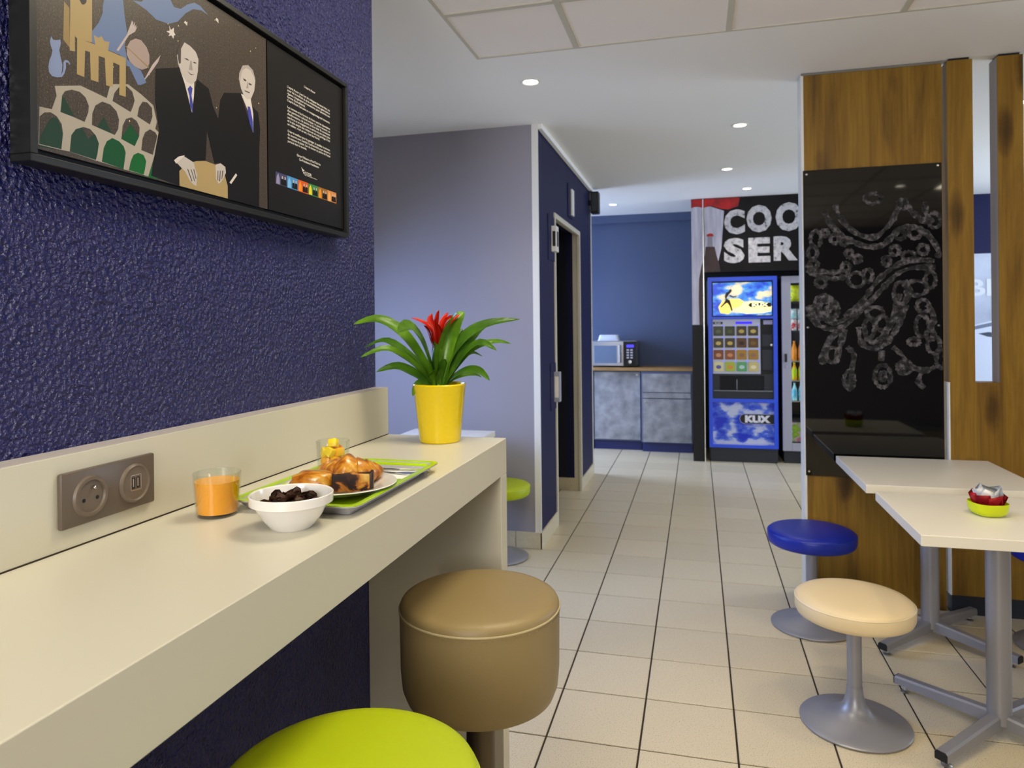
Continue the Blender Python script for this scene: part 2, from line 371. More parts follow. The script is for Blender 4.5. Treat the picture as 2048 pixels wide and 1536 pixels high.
struct('trim_4', box(-.93, -.905, 4.2, 6.42, CEIL-.03, CEIL), M_ceil, 'pale ceiling cove strip along the navy wall')
struct('wall_kitchen_near', box(-3.2, -1.05, 6.3, 6.42, 0, CEIL), M_white, 'white wall beside the kitchenette')
struct('wall_kitchen_side', wall_open(bmesh.new(), 'x', -3.35, -3.2, 6.3, 8.05, 6.55, 7.75, .55, 2.15), M_backblue, 'kitchenette side wall with a window')
struct('wall_back', box(-3.35, -.05, 8.05, 8.15, 0, CEIL), M_backblue, 'slate blue wall behind the kitchenette cabinets')
struct('trim_5', box(-3.2, -.05, 7.99, 8.05, 2.50, CEIL), M_backblue, 'slate blue pipe casing below the ceiling')
# ceramic baseboards, piece by piece
def baseboard(name, label, pieces):
    p = struct(name, box(*pieces[0]), M_base, label)
    for q in pieces[1:]: obj('baseboard_tile', box(*q, bev=.0015, seg=1), M_base, p)
baseboard('baseboard_grey', 'ceramic baseboard tiles under the grey wall', [(-2.6, -2.01, 4.19, 4.2, 0, .1)]+[(-2.005+k*.305, -2.005+k*.305+.302, 4.19, 4.2, 0, .1) for k in range(3)]+[(-1.09, -.926, 4.19, 4.2, 0, .1)])
baseboard('baseboard_navy', 'ceramic baseboard tiles under the navy wall', [(-.935, -.925, 4.19, 4.5, 0, .1), (-.935, -.925, 4.503, 4.693, 0, .1), (-.935, -.925, 5.757, 6.06, 0, .1), (-.935, -.925, 6.063, 6.43, 0, .1)])
baseboard('baseboard_passage', 'ceramic baseboard tiles inside the doorway', [(-1.24, -.94, 5.745, 5.757, 0, .1), (-1.55, -1.243, 5.745, 5.757, 0, .1)])
# bay around the machines
bay = bmesh.new()
add_box(bay, -.05, .06, 7.2, 8.05, 0, 1.345)
struct('wall_bay', bay, M_black, 'black lower pillar beside the vending machine')
struct('wall_bay_back', box(.06, 2.3, 8.0, 8.15, 0, CEIL), M_black, 'black back of the machine bay')
struct('wall_bay_end', box(2.2, 2.3, 7.2, 8.0, 0, CEIL), M_backblue, 'end wall of the machine bay')
struct('trim_6', box(.059, .067, 7.185, 7.2, 0, 2.585), M_steel, 'thin metal edge profile on the bay pillar')
struct('wall_back_right', box(2.3, 4.6, 7.78, 7.9, 0, CEIL), M_navy, 'navy wall behind the slat screen')
rw = bmesh.new(); wall_open(rw, 'x', 4.6, 4.75, -2.6, 3.4, -.1, 2.5, .7, 2.3); wall_open(rw, 'x', 4.6, 4.75, 3.4, 7.9, 4.8, 7.0, .7, 2.3)
struct('wall_right', rw, M_grey, 'grey side wall with two windows')
struct('wall_rear', wall_open(bmesh.new(), 'y', -2.75, -2.6, -1.075, 4.75, -.9, .1, 1.25, 2.45), M_grey, 'grey rear wall')  # opening added only for the ceiling light set in it
def window(n, axis, c, a0, a1, z0, z1, label):
    fb = bmesh.new(); w = .05
    f = (lambda bm, p, q, y0, y1, d=.06: add_box(bm, c-d/2, c+d/2, p, q, y0, y1))
    f(fb, a0, a0+w, z0, z1); f(fb, a1-w, a1, z0, z1); f(fb, a0+w, a1-w, z0, z0+w); f(fb, a0+w, a1-w, z1-w, z1); f(fb, (a0+a1)/2-w/2, (a0+a1)/2+w/2, z0+w, z1-w)
    o = struct('window_%d' % n, fb, M_white, label)
    for p, q in ((a0+w, (a0+a1)/2-w/2), ((a0+a1)/2+w/2, a1-w)):
        g = bmesh.new(); f(g, p, q, z0+w, z1-w, .006); obj('pane', g, M_glass, o)
window(1, 'x', -2.68, 2.4, 3.7, .8, 2.1, 'white alcove window'); window(2, 'x', -3.28, 6.55, 7.75, .55, 2.15, 'white kitchenette window')
window(3, 'x', 4.68, -.1, 2.5, .7, 2.3, 'white front side window'); window(4, 'x', 4.68, 4.8, 7.0, .7, 2.3, 'white far side window')
PRINTS = [
('tower_print','tan',1,[(0.846,1.863),(0.885,1.881),(0.884,1.809),(0.857,1.805),(0.853,1.807),(0.853,1.784),(0.844,1.782)],[]),
('tower_side_print','tan2',1,[(0.835,1.851),(0.844,1.845),(0.844,1.786),(0.833,1.794)],[]),
('tower_hole_print','dark',2,[(0.861,1.866),(0.875,1.872),(0.874,1.866),(0.87,1.861),(0.866,1.86)],[]),
('blue_dress_print','pblue',2,[(0.909,1.891),(0.905,1.874),(0.905,1.864),(0.897,1.845),(0.884,1.826),(0.884,1.809),(0.89,1.808),(0.916,1.809),(0.937,1.81),(0.95,1.808),(0.951,1.797),(0.957,1.798),(0.975,1.774),(0.982,1.776),(0.994,1.784),(0.982,1.8),(0.953,1.808),(0.948,1.828),(0.953,1.853),(0.948,1.881),(0.945,1.907)],[]),
('gate_print','tan',3,[(0.857,1.806),(0.89,1.808),(0.887,1.822),(0.896,1.821),(0.902,1.826),(0.907,1.82),(0.917,1.823),(0.914,1.808),(0.95,1.809),(0.949,1.746),(0.936,1.745),(0.937,1.793),(0.924,1.793),(0.923,1.753),(0.91,1.752),(0.908,1.794),(0.896,1.793),(0.895,1.752),(0.881,1.751),(0.88,1.793),(0.871,1.792),(0.869,1.751),(0.856,1.751)],[]),
('cat_print','pblue2',2,[(0.813,1.791),(0.816,1.787),(0.823,1.789),(0.828,1.792),(0.829,1.787),(0.826,1.776),(0.828,1.767),(0.831,1.756),(0.83,1.746),(0.828,1.74),(0.832,1.747),(0.833,1.755),(0.833,1.761),(0.836,1.765),(0.841,1.766),(0.844,1.763),(0.844,1.76),(0.841,1.763),(0.837,1.762),(0.837,1.753),(0.834,1.744),(0.83,1.738),(0.822,1.735),(0.814,1.734),(0.809,1.738),(0.808,1.746),(0.81,1.756),(0.813,1.763),(0.815,1.771),(0.812,1.777),(0.811,1.783)],[]),
('plate_print','pink',4,[(0.971,1.849),(0.983,1.851),(0.995,1.844),(1.001,1.833),(1.001,1.819),(0.996,1.809),(0.984,1.802),(0.969,1.802),(0.958,1.807),(0.952,1.816),(0.953,1.829),(0.96,1.841)],[]),
('bread_stick_print','tan2',5,[(0.949,1.828),(0.951,1.829),(1.0,1.812),(0.998,1.81)],[]),
('fork_print','pink2',4,[(0.931,1.815),(0.953,1.849),(0.964,1.876),(0.966,1.873),(0.965,1.867),(0.97,1.876),(0.969,1.867),(0.973,1.873),(0.971,1.866),(0.975,1.871),(0.97,1.86),(0.957,1.849),(0.935,1.815)],[]),
('knife_print','pink2',4,[(0.989,1.787),(1.008,1.819),(1.027,1.842),(1.021,1.828),(1.006,1.807),(0.992,1.789)],[]),
('star_print','pwhite',2,[(1.049,1.902),(1.053,1.896),(1.06,1.903),(1.06,1.895),(1.064,1.892),(1.06,1.889),(1.059,1.883),(1.054,1.887),(1.047,1.883),(1.05,1.889),(1.042,1.889),(1.05,1.894)],[]),
('star_print','pwhite',2,[(1.09,1.928),(1.092,1.926),(1.095,1.928),(1.094,1.92),(1.09,1.922),(1.086,1.923)],[]),
('star_print','pwhite',2,[(1.176,1.969),(1.181,1.968),(1.182,1.961),(1.173,1.964)],[]),
('swoosh_print','pblue',1,[(0.966,1.91),(0.996,1.907),(1.018,1.9),(1.048,1.905),(1.07,1.918),(1.091,1.942),(1.111,1.958),(1.133,1.965),(1.152,1.964),(1.13,1.972),(1.114,1.971),(1.096,1.96),(1.078,1.944),(1.061,1.94),(1.053,1.949),(1.042,1.956),(1.003,1.937),(0.985,1.916)],[]),
('tree_print','green1',1,[(0.791,1.627),(0.792,1.638),(0.809,1.67),(0.815,1.675),(0.823,1.675),(0.832,1.652),(0.83,1.631)],[]),
('tree_print','green1',1,[(0.841,1.632),(0.844,1.671),(0.864,1.674),(0.875,1.659),(0.888,1.671),(0.9,1.658),(0.898,1.629),(0.889,1.629)],[]),
('tree_print','green2',1,[(0.899,1.629),(0.904,1.663),(0.922,1.673),(0.95,1.671),(0.949,1.626)],[]),
('tree_print','green3',1,[(0.954,1.627),(0.958,1.657),(0.993,1.663),(1.003,1.644),(1.019,1.626),(0.991,1.625)],[]),
('tree_print','green1',1,[(0.826,1.685),(0.829,1.71),(0.834,1.709),(0.851,1.686)],[]),
('tree_print','green1',1,[(0.891,1.68),(0.905,1.701),(0.92,1.679)],[]),
('tree_print','green2',1,[(0.937,1.674),(0.959,1.705),(0.978,1.686),(0.967,1.669)],[]),
('arches_print','bridge',2,[(0.818,1.721),(0.862,1.736),(0.911,1.732),(0.917,1.752),(0.923,1.758),(0.954,1.768),(0.983,1.76),(1.009,1.75),(1.017,1.724),(1.013,1.711),(1.021,1.707),(1.02,1.688),(1.01,1.663),(0.996,1.626),(0.976,1.627),(0.947,1.627),(0.898,1.629),(0.889,1.629),(0.841,1.632),(0.828,1.631),(0.791,1.63),(0.793,1.684),(0.813,1.686),(0.821,1.708)],[[(0.827,1.686),(0.83,1.711),(0.835,1.719),(0.847,1.725),(0.861,1.726),(0.871,1.721),(0.877,1.71),(0.876,1.7),(0.869,1.683),(0.849,1.685)],[(0.882,1.682),(0.883,1.7),(0.889,1.714),(0.902,1.724),(0.918,1.724),(0.93,1.717),(0.935,1.705),(0.933,1.689),(0.926,1.678)],[(0.922,1.731),(0.926,1.745),(0.936,1.758),(0.951,1.764),(0.963,1.759),(0.968,1.746),(0.964,1.734),(0.959,1.724)],[(0.973,1.721),(0.977,1.737),(0.985,1.749),(0.995,1.751),(1.006,1.745),(1.007,1.73),(1.001,1.715)],[(0.939,1.675),(0.942,1.697),(0.949,1.71),(0.961,1.716),(0.972,1.713),(0.978,1.704),(0.977,1.689),(0.967,1.67)],[(0.981,1.667),(0.984,1.687),(0.99,1.699),(1.001,1.707),(1.013,1.705),(1.018,1.7),(1.007,1.665)],[(0.792,1.631),(0.793,1.67),(0.801,1.678),(0.811,1.681),(0.821,1.678),(0.829,1.669),(0.831,1.656),(0.828,1.632)],[(0.842,1.632),(0.845,1.657),(0.853,1.668),(0.867,1.675),(0.879,1.675),(0.889,1.668),(0.895,1.657),(0.892,1.64),(0.889,1.63)],[(0.9,1.63),(0.904,1.652),(0.91,1.664),(0.921,1.672),(0.935,1.67),(0.944,1.664),(0.948,1.655),(0.943,1.627)],[(0.954,1.628),(0.958,1.643),(0.964,1.655),(0.974,1.661),(0.986,1.66),(0.992,1.651),(0.989,1.637),(0.986,1.627)]]),
('suit_print','suit',3,[(1.185,1.812),(1.196,1.83),(1.248,1.846),(1.255,1.834),(1.288,1.775),(1.291,1.815),(1.283,1.832),(1.307,1.824),(1.314,1.789),(1.31,1.751),(1.307,1.623),(1.207,1.624),(1.165,1.626),(1.152,1.668),(1.18,1.69),(1.177,1.767)],[]),
('shirt_print','pwhite',4,[(1.25,1.845),(1.271,1.819),(1.289,1.776),(1.29,1.815),(1.281,1.846),(1.263,1.846)],[]),
('tie_print','tie',5,[(1.271,1.826),(1.279,1.827),(1.288,1.799),(1.288,1.776),(1.278,1.792),(1.272,1.81)],[]),
('face_print','skin',5,[(1.245,1.885),(1.256,1.903),(1.272,1.91),(1.288,1.905),(1.298,1.888),(1.294,1.865),(1.283,1.846),(1.271,1.84),(1.259,1.844),(1.25,1.856),(1.244,1.873)],[]),
('hair_print','hair2',6,[(1.243,1.872),(1.245,1.886),(1.256,1.905),(1.274,1.912),(1.29,1.907),(1.298,1.891),(1.294,1.894),(1.282,1.904),(1.266,1.903),(1.254,1.894),(1.249,1.879),(1.247,1.869)],[]),
('features_print','dark2',7,[(1.256,1.879),(1.266,1.879),(1.267,1.876),(1.26,1.875)],[]),
('features_print','dark2',7,[(1.275,1.876),(1.285,1.876),(1.284,1.873),(1.276,1.872)],[]),
('features_print','grey',6,[(1.271,1.877),(1.272,1.877),(1.274,1.864),(1.267,1.862)],[]),
('features_print','dark2',7,[(1.261,1.856),(1.279,1.857),(1.277,1.855),(1.263,1.854)],[]),
('suit_print','suit',4,[(1.016,1.815),(1.073,1.837),(1.085,1.818),(1.094,1.793),(1.104,1.766),(1.111,1.798),(1.119,1.831),(1.151,1.824),(1.163,1.794),(1.178,1.774),(1.18,1.69),(1.166,1.685),(1.145,1.745),(1.14,1.681),(1.107,1.676),(1.074,1.656),(1.072,1.624),(1.003,1.629),(1.014,1.68),(1.022,1.712),(1.014,1.76)],[]),
('shirt_print','pwhite',5,[(1.075,1.832),(1.086,1.812),(1.104,1.765),(1.11,1.798),(1.111,1.826),(1.097,1.824)],[]),
('tie_print','tie',6,[(1.1,1.813),(1.106,1.81),(1.103,1.796),(1.107,1.78),(1.106,1.765),(1.099,1.777),(1.098,1.794),(1.093,1.805)],[]),
('face_print','skin',6,[(1.086,1.887),(1.101,1.887),(1.117,1.88),(1.123,1.869),(1.121,1.847),(1.116,1.828),(1.105,1.817),(1.091,1.817),(1.079,1.826),(1.07,1.842),(1.067,1.856),(1.075,1.871)],[]),
('hair_print','hair1',7,[(1.068,1.862),(1.074,1.879),(1.087,1.894),(1.107,1.896),(1.12,1.881),(1.123,1.872),(1.115,1.881),(1.101,1.886),(1.086,1.887),(1.077,1.872),(1.076,1.846),(1.072,1.843),(1.069,1.852)],[]),
('features_print','dark2',8,[(1.085,1.858),(1.093,1.86),(1.098,1.858),(1.091,1.857)],[]),
('features_print','dark2',8,[(1.107,1.859),(1.113,1.861),(1.118,1.86),(1.113,1.858)],[]),
('features_print','grey',7,[(1.101,1.859),(1.104,1.86),(1.107,1.843),(1.097,1.841)],[]),
('features_print','dark2',8,[(1.093,1.837),(1.102,1.835),(1.113,1.838),(1.102,1.833)],[]),
('chair_back_print','tan',5,[(1.07,1.624),(1.07,1.651),(1.089,1.666),(1.114,1.678),(1.139,1.684),(1.169,1.683),(1.194,1.672),(1.204,1.649),(1.204,1.624)],[]),
('hand_print','skin',6,[(1.059,1.668),(1.081,1.68),(1.107,1.674),(1.116,1.652),(1.114,1.632),(1.107,1.633),(1.097,1.638),(1.085,1.652),(1.065,1.663)],[]),
('finger_shadow_print','dark2',7,[(1.09,1.658),(1.092,1.659),(1.103,1.639),(1.101,1.638)],[]),
('finger_shadow_print','dark2',7,[(1.099,1.66),(1.101,1.66),(1.11,1.64),(1.108,1.64)],[]),
('finger_shadow_print','dark2',7,[(1.106,1.661),(1.108,1.662),(1.114,1.645),(1.112,1.645)],[]),
('cuff_print','pwhite',7,[(1.057,1.667),(1.068,1.676),(1.084,1.682),(1.081,1.679),(1.062,1.662)],[]),
('hand_print','skin',6,[(1.168,1.683),(1.183,1.689),(1.197,1.685),(1.199,1.674),(1.19,1.66),(1.183,1.652),(1.176,1.648),(1.169,1.656)],[]),
('finger_shadow_print','dark2',7,[(1.174,1.673),(1.176,1.673),(1.175,1.653),(1.173,1.655)],[]),
('finger_shadow_print','dark2',7,[(1.181,1.674),(1.183,1.675),(1.181,1.654),(1.178,1.653)],[]),
('finger_shadow_print','dark2',7,[(1.188,1.676),(1.191,1.676),(1.187,1.66),(1.185,1.658)],[]),
('paper_print','pwhite',6,[(1.21,1.657),(1.23,1.679),(1.234,1.676),(1.215,1.655)],[]),
]
STROKES = [
[(0.65,1.936),(0.678,1.869),(0.719,1.816),(0.774,1.779),(0.829,1.772),(0.865,1.8),(0.902,1.843),(0.925,1.897),(0.952,1.945)],
[(0.603,1.908),(0.635,1.84),(0.681,1.783),(0.737,1.75),(0.792,1.728),(0.856,1.73),(0.901,1.769),(0.937,1.807),(0.982,1.815),(1.035,1.793),(1.074,1.747),(1.1,1.692),(1.091,1.663)],
[(0.52,1.651),(0.562,1.624),(0.624,1.607),(0.68,1.611)],
[(0.52,1.621),(0.576,1.593),(0.647,1.576),(0.712,1.59)],
[(0.687,1.393),(0.752,1.443),(0.799,1.507),(0.845,1.571),(0.9,1.619),(0.963,1.652),(1.025,1.655),(1.082,1.648)],
[(0.77,1.422),(0.826,1.486),(0.881,1.55),(0.926,1.594),(0.98,1.617),(1.042,1.62),(1.086,1.619)],
[(0.935,1.499),(0.916,1.44),(0.902,1.373)],
[(0.958,1.563),(0.979,1.493),(0.934,1.425),(0.906,1.373)],
[(0.523,1.447),(0.546,1.405),(0.584,1.374)],
[(0.957,1.945),(0.983,1.894),(1.022,1.852),(1.066,1.821)],
[(1.045,1.93),(1.049,1.871),(1.079,1.83)],
[(0.521,1.406),(0.569,1.354),(0.632,1.33),(0.69,1.347),(0.737,1.392),(0.774,1.448),(0.795,1.47)],
[(0.543,1.452),(0.585,1.4),(0.638,1.365),(0.685,1.375),(0.722,1.409),(0.754,1.454)],
[(0.752,1.341),(0.757,1.284),(0.783,1.244),(0.829,1.239),(0.87,1.261),(0.906,1.311),(0.937,1.373),(0.958,1.445)],
[(0.778,1.34),(0.788,1.29),(0.814,1.267),(0.85,1.284),(0.886,1.34),(0.922,1.412),(0.938,1.456)],
[(0.69,1.33),(0.626,1.285),(0.583,1.176)],
[(0.69,1.33),(0.668,1.245),(0.646,1.171)],
[(0.7,1.245),(0.73,1.205),(0.719,1.131),(0.708,1.029)],
[(0.854,1.227),(0.849,1.177)],
[(0.9,1.244),(0.94,1.205),(0.97,1.155),(1.035,1.133),(1.079,1.15)],
[(1.025,1.133),(1.009,1.078),(1.034,1.05)],
[(1.052,1.443),(1.076,1.382),(1.061,1.31)],
[(0.57,1.706),(0.566,1.688),(0.555,1.677),(0.542,1.678),(0.531,1.689),(0.528,1.707),(0.532,1.725),(0.543,1.736),(0.556,1.735),(0.566,1.724),(0.57,1.706)],
[(0.621,1.8),(0.618,1.792),(0.611,1.786),(0.602,1.787),(0.595,1.793),(0.592,1.802),(0.595,1.811),(0.602,1.816),(0.611,1.815),(0.618,1.81),(0.621,1.8)],
[(0.704,1.751),(0.702,1.743),(0.695,1.737),(0.686,1.738),(0.679,1.744),(0.676,1.753),(0.679,1.761),(0.686,1.767),(0.695,1.766),(0.702,1.76),(0.704,1.751)],
[(0.729,1.695),(0.726,1.685),(0.718,1.679),(0.708,1.679),(0.7,1.686),(0.697,1.696),(0.7,1.706),(0.708,1.713),(0.718,1.712),(0.726,1.706),(0.729,1.695)],
[(0.717,1.63),(0.713,1.618),(0.704,1.611),(0.693,1.611),(0.683,1.619),(0.68,1.631),(0.684,1.643),(0.693,1.65),(0.704,1.649),(0.714,1.642),(0.717,1.63)],
[(0.766,1.669),(0.763,1.658),(0.755,1.652),(0.745,1.653),(0.737,1.659),(0.734,1.67),(0.737,1.68),(0.745,1.686),(0.755,1.686),(0.763,1.679),(0.766,1.669)],
[(0.781,1.568),(0.774,1.547),(0.755,1.535),(0.732,1.535),(0.714,1.549),(0.707,1.57),(0.715,1.59),(0.733,1.602),(0.756,1.602),(0.774,1.589),(0.781,1.568)],
[(0.816,1.587),(0.811,1.569),(0.801,1.559),(0.788,1.559),(0.778,1.57),(0.774,1.588),(0.778,1.606),(0.789,1.616),(0.802,1.616),(0.812,1.605),(0.816,1.587)],
[(0.934,1.703),(0.93,1.69),(0.92,1.682),(0.908,1.682),(0.897,1.691),(0.894,1.704),(0.898,1.717),(0.908,1.725),(0.92,1.724),(0.93,1.716),(0.934,1.703)],
[(0.893,1.654),(0.89,1.641),(0.882,1.633),(0.872,1.634),(0.865,1.642),(0.862,1.655),(0.865,1.669),(0.873,1.676),(0.883,1.676),(0.89,1.668),(0.893,1.654)],
[(0.959,1.776),(0.955,1.765),(0.944,1.758),(0.93,1.758),(0.919,1.766),(0.915,1.778),(0.919,1.789),(0.93,1.796),(0.944,1.796),(0.955,1.788),(0.959,1.776)],
[(1.026,1.783),(1.021,1.769),(1.008,1.76),(0.991,1.761),(0.978,1.771),(0.973,1.785),(0.978,1.8),(0.992,1.808),(1.008,1.807),(1.021,1.798),(1.026,1.783)],
[(1.056,1.703),(1.052,1.69),(1.041,1.683),(1.027,1.683),(1.016,1.692),(1.012,1.705),(1.017,1.718),(1.028,1.725),(1.041,1.725),(1.052,1.716),(1.056,1.703)],
[(0.999,1.676),(0.993,1.664),(0.98,1.657),(0.964,1.658),(0.95,1.666),(0.945,1.677),(0.95,1.689),(0.964,1.696),(0.98,1.695),(0.994,1.687),(0.999,1.676)],
[(0.572,1.65),(0.568,1.638),(0.559,1.631),(0.547,1.631),(0.538,1.639),(0.534,1.651),(0.538,1.663),(0.547,1.67),(0.559,1.669),(0.569,1.662),(0.572,1.65)],
[(0.587,1.771),(0.583,1.748),(0.571,1.733),(0.556,1.734),(0.544,1.749),(0.54,1.773),(0.545,1.797),(0.557,1.811),(0.572,1.811),(0.583,1.795),(0.587,1.771)],
[(0.609,1.557),(0.604,1.545),(0.593,1.538),(0.578,1.538),(0.566,1.546),(0.562,1.558),(0.566,1.57),(0.578,1.577),(0.593,1.577),(0.605,1.569),(0.609,1.557)],
[(0.641,1.455),(0.633,1.431),(0.611,1.417),(0.585,1.417),(0.564,1.432),(0.556,1.456),(0.564,1.48),(0.586,1.494),(0.612,1.494),(0.633,1.479),(0.641,1.455)],
[(0.659,1.419),(0.654,1.404),(0.64,1.395),(0.622,1.395),(0.608,1.405),(0.603,1.42),(0.609,1.435),(0.623,1.444),(0.64,1.443),(0.654,1.434),(0.659,1.419)],
[(0.961,1.499),(0.956,1.467),(0.942,1.447),(0.926,1.447),(0.912,1.468),(0.908,1.5),(0.913,1.532),(0.927,1.551),(0.943,1.551),(0.957,1.531),(0.961,1.499)],
[(1.05,1.521),(1.042,1.501),(1.019,1.489),(0.992,1.49),(0.97,1.503),(0.962,1.523),(0.97,1.544),(0.993,1.556),(1.02,1.555),(1.042,1.542),(1.05,1.521)],
[(1.086,1.56),(1.081,1.537),(1.07,1.523),(1.057,1.523),(1.046,1.538),(1.042,1.561),(1.046,1.584),(1.057,1.598),(1.071,1.598),(1.082,1.583),(1.086,1.56)],
[(1.11,1.838),(1.105,1.818),(1.092,1.806),(1.076,1.807),(1.062,1.82),(1.058,1.841),(1.063,1.861),(1.076,1.873),(1.092,1.872),(1.105,1.859),(1.11,1.838)],
[(0.968,1.919),(0.964,1.906),(0.953,1.899),(0.941,1.899),(0.931,1.908),(0.927,1.921),(0.931,1.934),(0.941,1.942),(0.954,1.941),(0.964,1.933),(0.968,1.919)],
[(0.858,1.955),(0.851,1.941),(0.832,1.933),(0.81,1.934),(0.792,1.944),(0.785,1.959),(0.792,1.973),(0.81,1.981),(0.833,1.98),(0.851,1.97),(0.858,1.955)],
[(1.058,1.438),(1.053,1.42),(1.04,1.41),(1.023,1.41),(1.01,1.421),(1.005,1.438),(1.011,1.456),(1.024,1.466),(1.04,1.466),(1.053,1.455),(1.058,1.438)],
[(0.667,1.768),(0.664,1.756),(0.654,1.749),(0.643,1.75),(0.633,1.758),(0.63,1.77),(0.634,1.781),(0.643,1.788),(0.655,1.788),(0.664,1.78),(0.667,1.768)],
[(0.891,1.104),(0.884,1.073),(0.866,1.053),(0.844,1.053),(0.826,1.072),(0.82,1.104),(0.827,1.135),(0.845,1.155),(0.867,1.155),(0.885,1.135),(0.891,1.104)],
[(0.868,1.104),(0.866,1.092),(0.859,1.085),(0.852,1.085),(0.845,1.092),(0.843,1.104),(0.845,1.115),(0.852,1.123),(0.86,1.123),(0.866,1.116),(0.868,1.104)],
[(0.98,1.147),(0.974,1.129),(0.959,1.117),(0.94,1.117),(0.925,1.128),(0.919,1.146),(0.925,1.164),(0.941,1.176),(0.959,1.176),(0.974,1.165),(0.98,1.147)],
[(0.961,1.147),(0.959,1.14),(0.953,1.136),(0.946,1.136),(0.941,1.14),(0.939,1.147),(0.941,1.153),(0.946,1.157),(0.953,1.157),(0.959,1.153),(0.961,1.147)],
[(0.665,1.205),(0.659,1.183),(0.645,1.17),(0.627,1.169),(0.612,1.183),(0.607,1.205),(0.613,1.227),(0.628,1.24),(0.645,1.24),(0.66,1.227),(0.665,1.205)],
[(0.604,1.188),(0.602,1.176),(0.595,1.168),(0.587,1.168),(0.58,1.176),(0.578,1.188),(0.58,1.199),(0.587,1.207),(0.595,1.207),(0.602,1.199),(0.604,1.188)],
[(0.732,1.086),(0.727,1.061),(0.715,1.045),(0.701,1.045),(0.689,1.06),(0.685,1.085),(0.69,1.11),(0.702,1.126),(0.716,1.126),(0.728,1.111),(0.732,1.086)],
[(1.054,1.344),(1.048,1.314),(1.035,1.296),(1.018,1.296),(1.004,1.315),(0.999,1.344),(1.005,1.373),(1.019,1.391),(1.035,1.391),(1.049,1.373),(1.054,1.344)],
[(1.102,1.255),(1.097,1.231),(1.083,1.216),(1.067,1.216),(1.053,1.231),(1.048,1.255),(1.054,1.279),(1.067,1.294),(1.084,1.294),(1.097,1.279),(1.102,1.255)],
[(1.016,1.269),(1.011,1.26),(0.999,1.254),(0.983,1.254),(0.971,1.26),(0.966,1.269),(0.971,1.278),(0.983,1.284),(0.999,1.284),(1.011,1.278),(1.016,1.269)],
[(0.883,1.356),(0.878,1.337),(0.864,1.325),(0.846,1.325),(0.833,1.337),(0.827,1.357),(0.833,1.377),(0.847,1.389),(0.864,1.389),(0.878,1.376),(0.883,1.356)],
[(0.822,1.334),(0.817,1.308),(0.806,1.292),(0.791,1.292),(0.78,1.308),(0.776,1.335),(0.78,1.361),(0.792,1.378),(0.806,1.377),(0.818,1.361),(0.822,1.334)],
[(0.861,1.407),(0.854,1.391),(0.836,1.381),(0.814,1.381),(0.796,1.391),(0.789,1.408),(0.796,1.425),(0.814,1.435),(0.837,1.434),(0.854,1.424),(0.861,1.407)],
[(0.665,1.427),(0.654,1.397),(0.628,1.379),(0.595,1.379),(0.569,1.398),(0.559,1.429),(0.569,1.459),(0.596,1.477),(0.629,1.476),(0.655,1.457),(0.665,1.427)],
[(0.633,1.439),(0.628,1.424),(0.615,1.415),(0.598,1.415),(0.585,1.424),(0.58,1.44),(0.585,1.455),(0.599,1.464),(0.615,1.464),(0.628,1.454),(0.633,1.439)],
[(1.124,1.189),(1.12,1.163),(1.11,1.147),(1.098,1.147),(1.088,1.163),(1.085,1.189),(1.089,1.215),(1.099,1.231),(1.111,1.231),(1.12,1.215),(1.124,1.189)],
[(1.081,1.299),(1.077,1.286),(1.067,1.278),(1.055,1.278),(1.045,1.286),(1.041,1.299),(1.045,1.312),(1.055,1.32),(1.067,1.32),(1.077,1.312),(1.081,1.299)],
]

# ------------------------------------------------------------------ bar counter
CT = 1.05
t = thing('bar_counter', 'long white laminate wall counter with end panel and low splashback', 'counter', (-.70, 1.0, 0))
ox, oy = -.70, 1.0
obj('worktop', box(-.925-ox, -.525-ox, -2.5-oy, 1.92-oy, CT-.098, CT, bev=.0012, seg=1), M_lam, t)
obj('end_panel', box(-.925-ox, -.525-ox, 1.862-oy, 1.92-oy, 0, CT-.0985, bev=.001, seg=1), M_lam, t)
obj('joint_line', box(-.8875-ox, -.8838-ox, -2.5-oy, 1.919-oy, CT, CT+.0022), M_grout, t)  # thin dark strip along the splashback joint
sb = obj('splashback', box(-.925-ox, -.885-ox, -2.5-oy, 1.92-oy, CT+.001, 1.188, bev=.0008, seg=1), M_lam, t)
obj('top_edge', box(-.9245-ox, -.8855-ox, -2.5-oy, 1.919-oy, 1.188, 1.1895), M_edge, sb)

# wall socket plate
t = thing('socket_plate', 'brown-grey double wall plate with power socket and USB ports', 'socket', (-.885, .895, 1.082))
P = lambda a, b, d: (d, a, b)
obj('cover_plate', box(0, .009, -.089, .089, 0, .081, bev=.003), M_socket, t, smooth=1)
def disc(bm, a, b, prof, seg=40):
    tmp = lathe(prof, seg=seg)
    for v in tmp.verts: v.co = Vector((v.co.z, a+v.co.x, b+v.co.y))
    me = bpy.data.meshes.new('t'); tmp.to_mesh(me); tmp.free(); bm.from_mesh(me); bpy.data.meshes.remove(me); return bm
s = obj('power_socket', disc(bmesh.new(), -.040, .039, [(0, .0095), (.023, .0095), (.0245, .0125), (.029, .0125), (.031, .009)]), M_socketd, t, smooth=1)
obj('earth_pin', disc(bmesh.new(), -.038, .052, [(0, .017), (.0022, .0165), (.0028, .015), (.0028, .009)], 14), M_chrome, s, smooth=1)
for dy in (-.012, .012): obj('pin_hole', disc(bmesh.new(), -.040+dy, .035, [(0, .0098), (.003, .0098), (.003, .0094)], 14), M_black, s)
s = obj('usb_socket', disc(bmesh.new(), .045, .040, [(0, .0115), (.025, .0115), (.0275, .0135), (.029, .0125), (.031, .009)]), M_socketd, t, smooth=1)
rb = bmesh.new()
for q in ((.034, .056, .0525, .0535), (.034, .056, .0285, .0295), (.034, .035, .0285, .0535), (.055, .056, .0285, .0535)): add_box(rb, .0115, .0121, q[0], q[1], q[2], q[3])
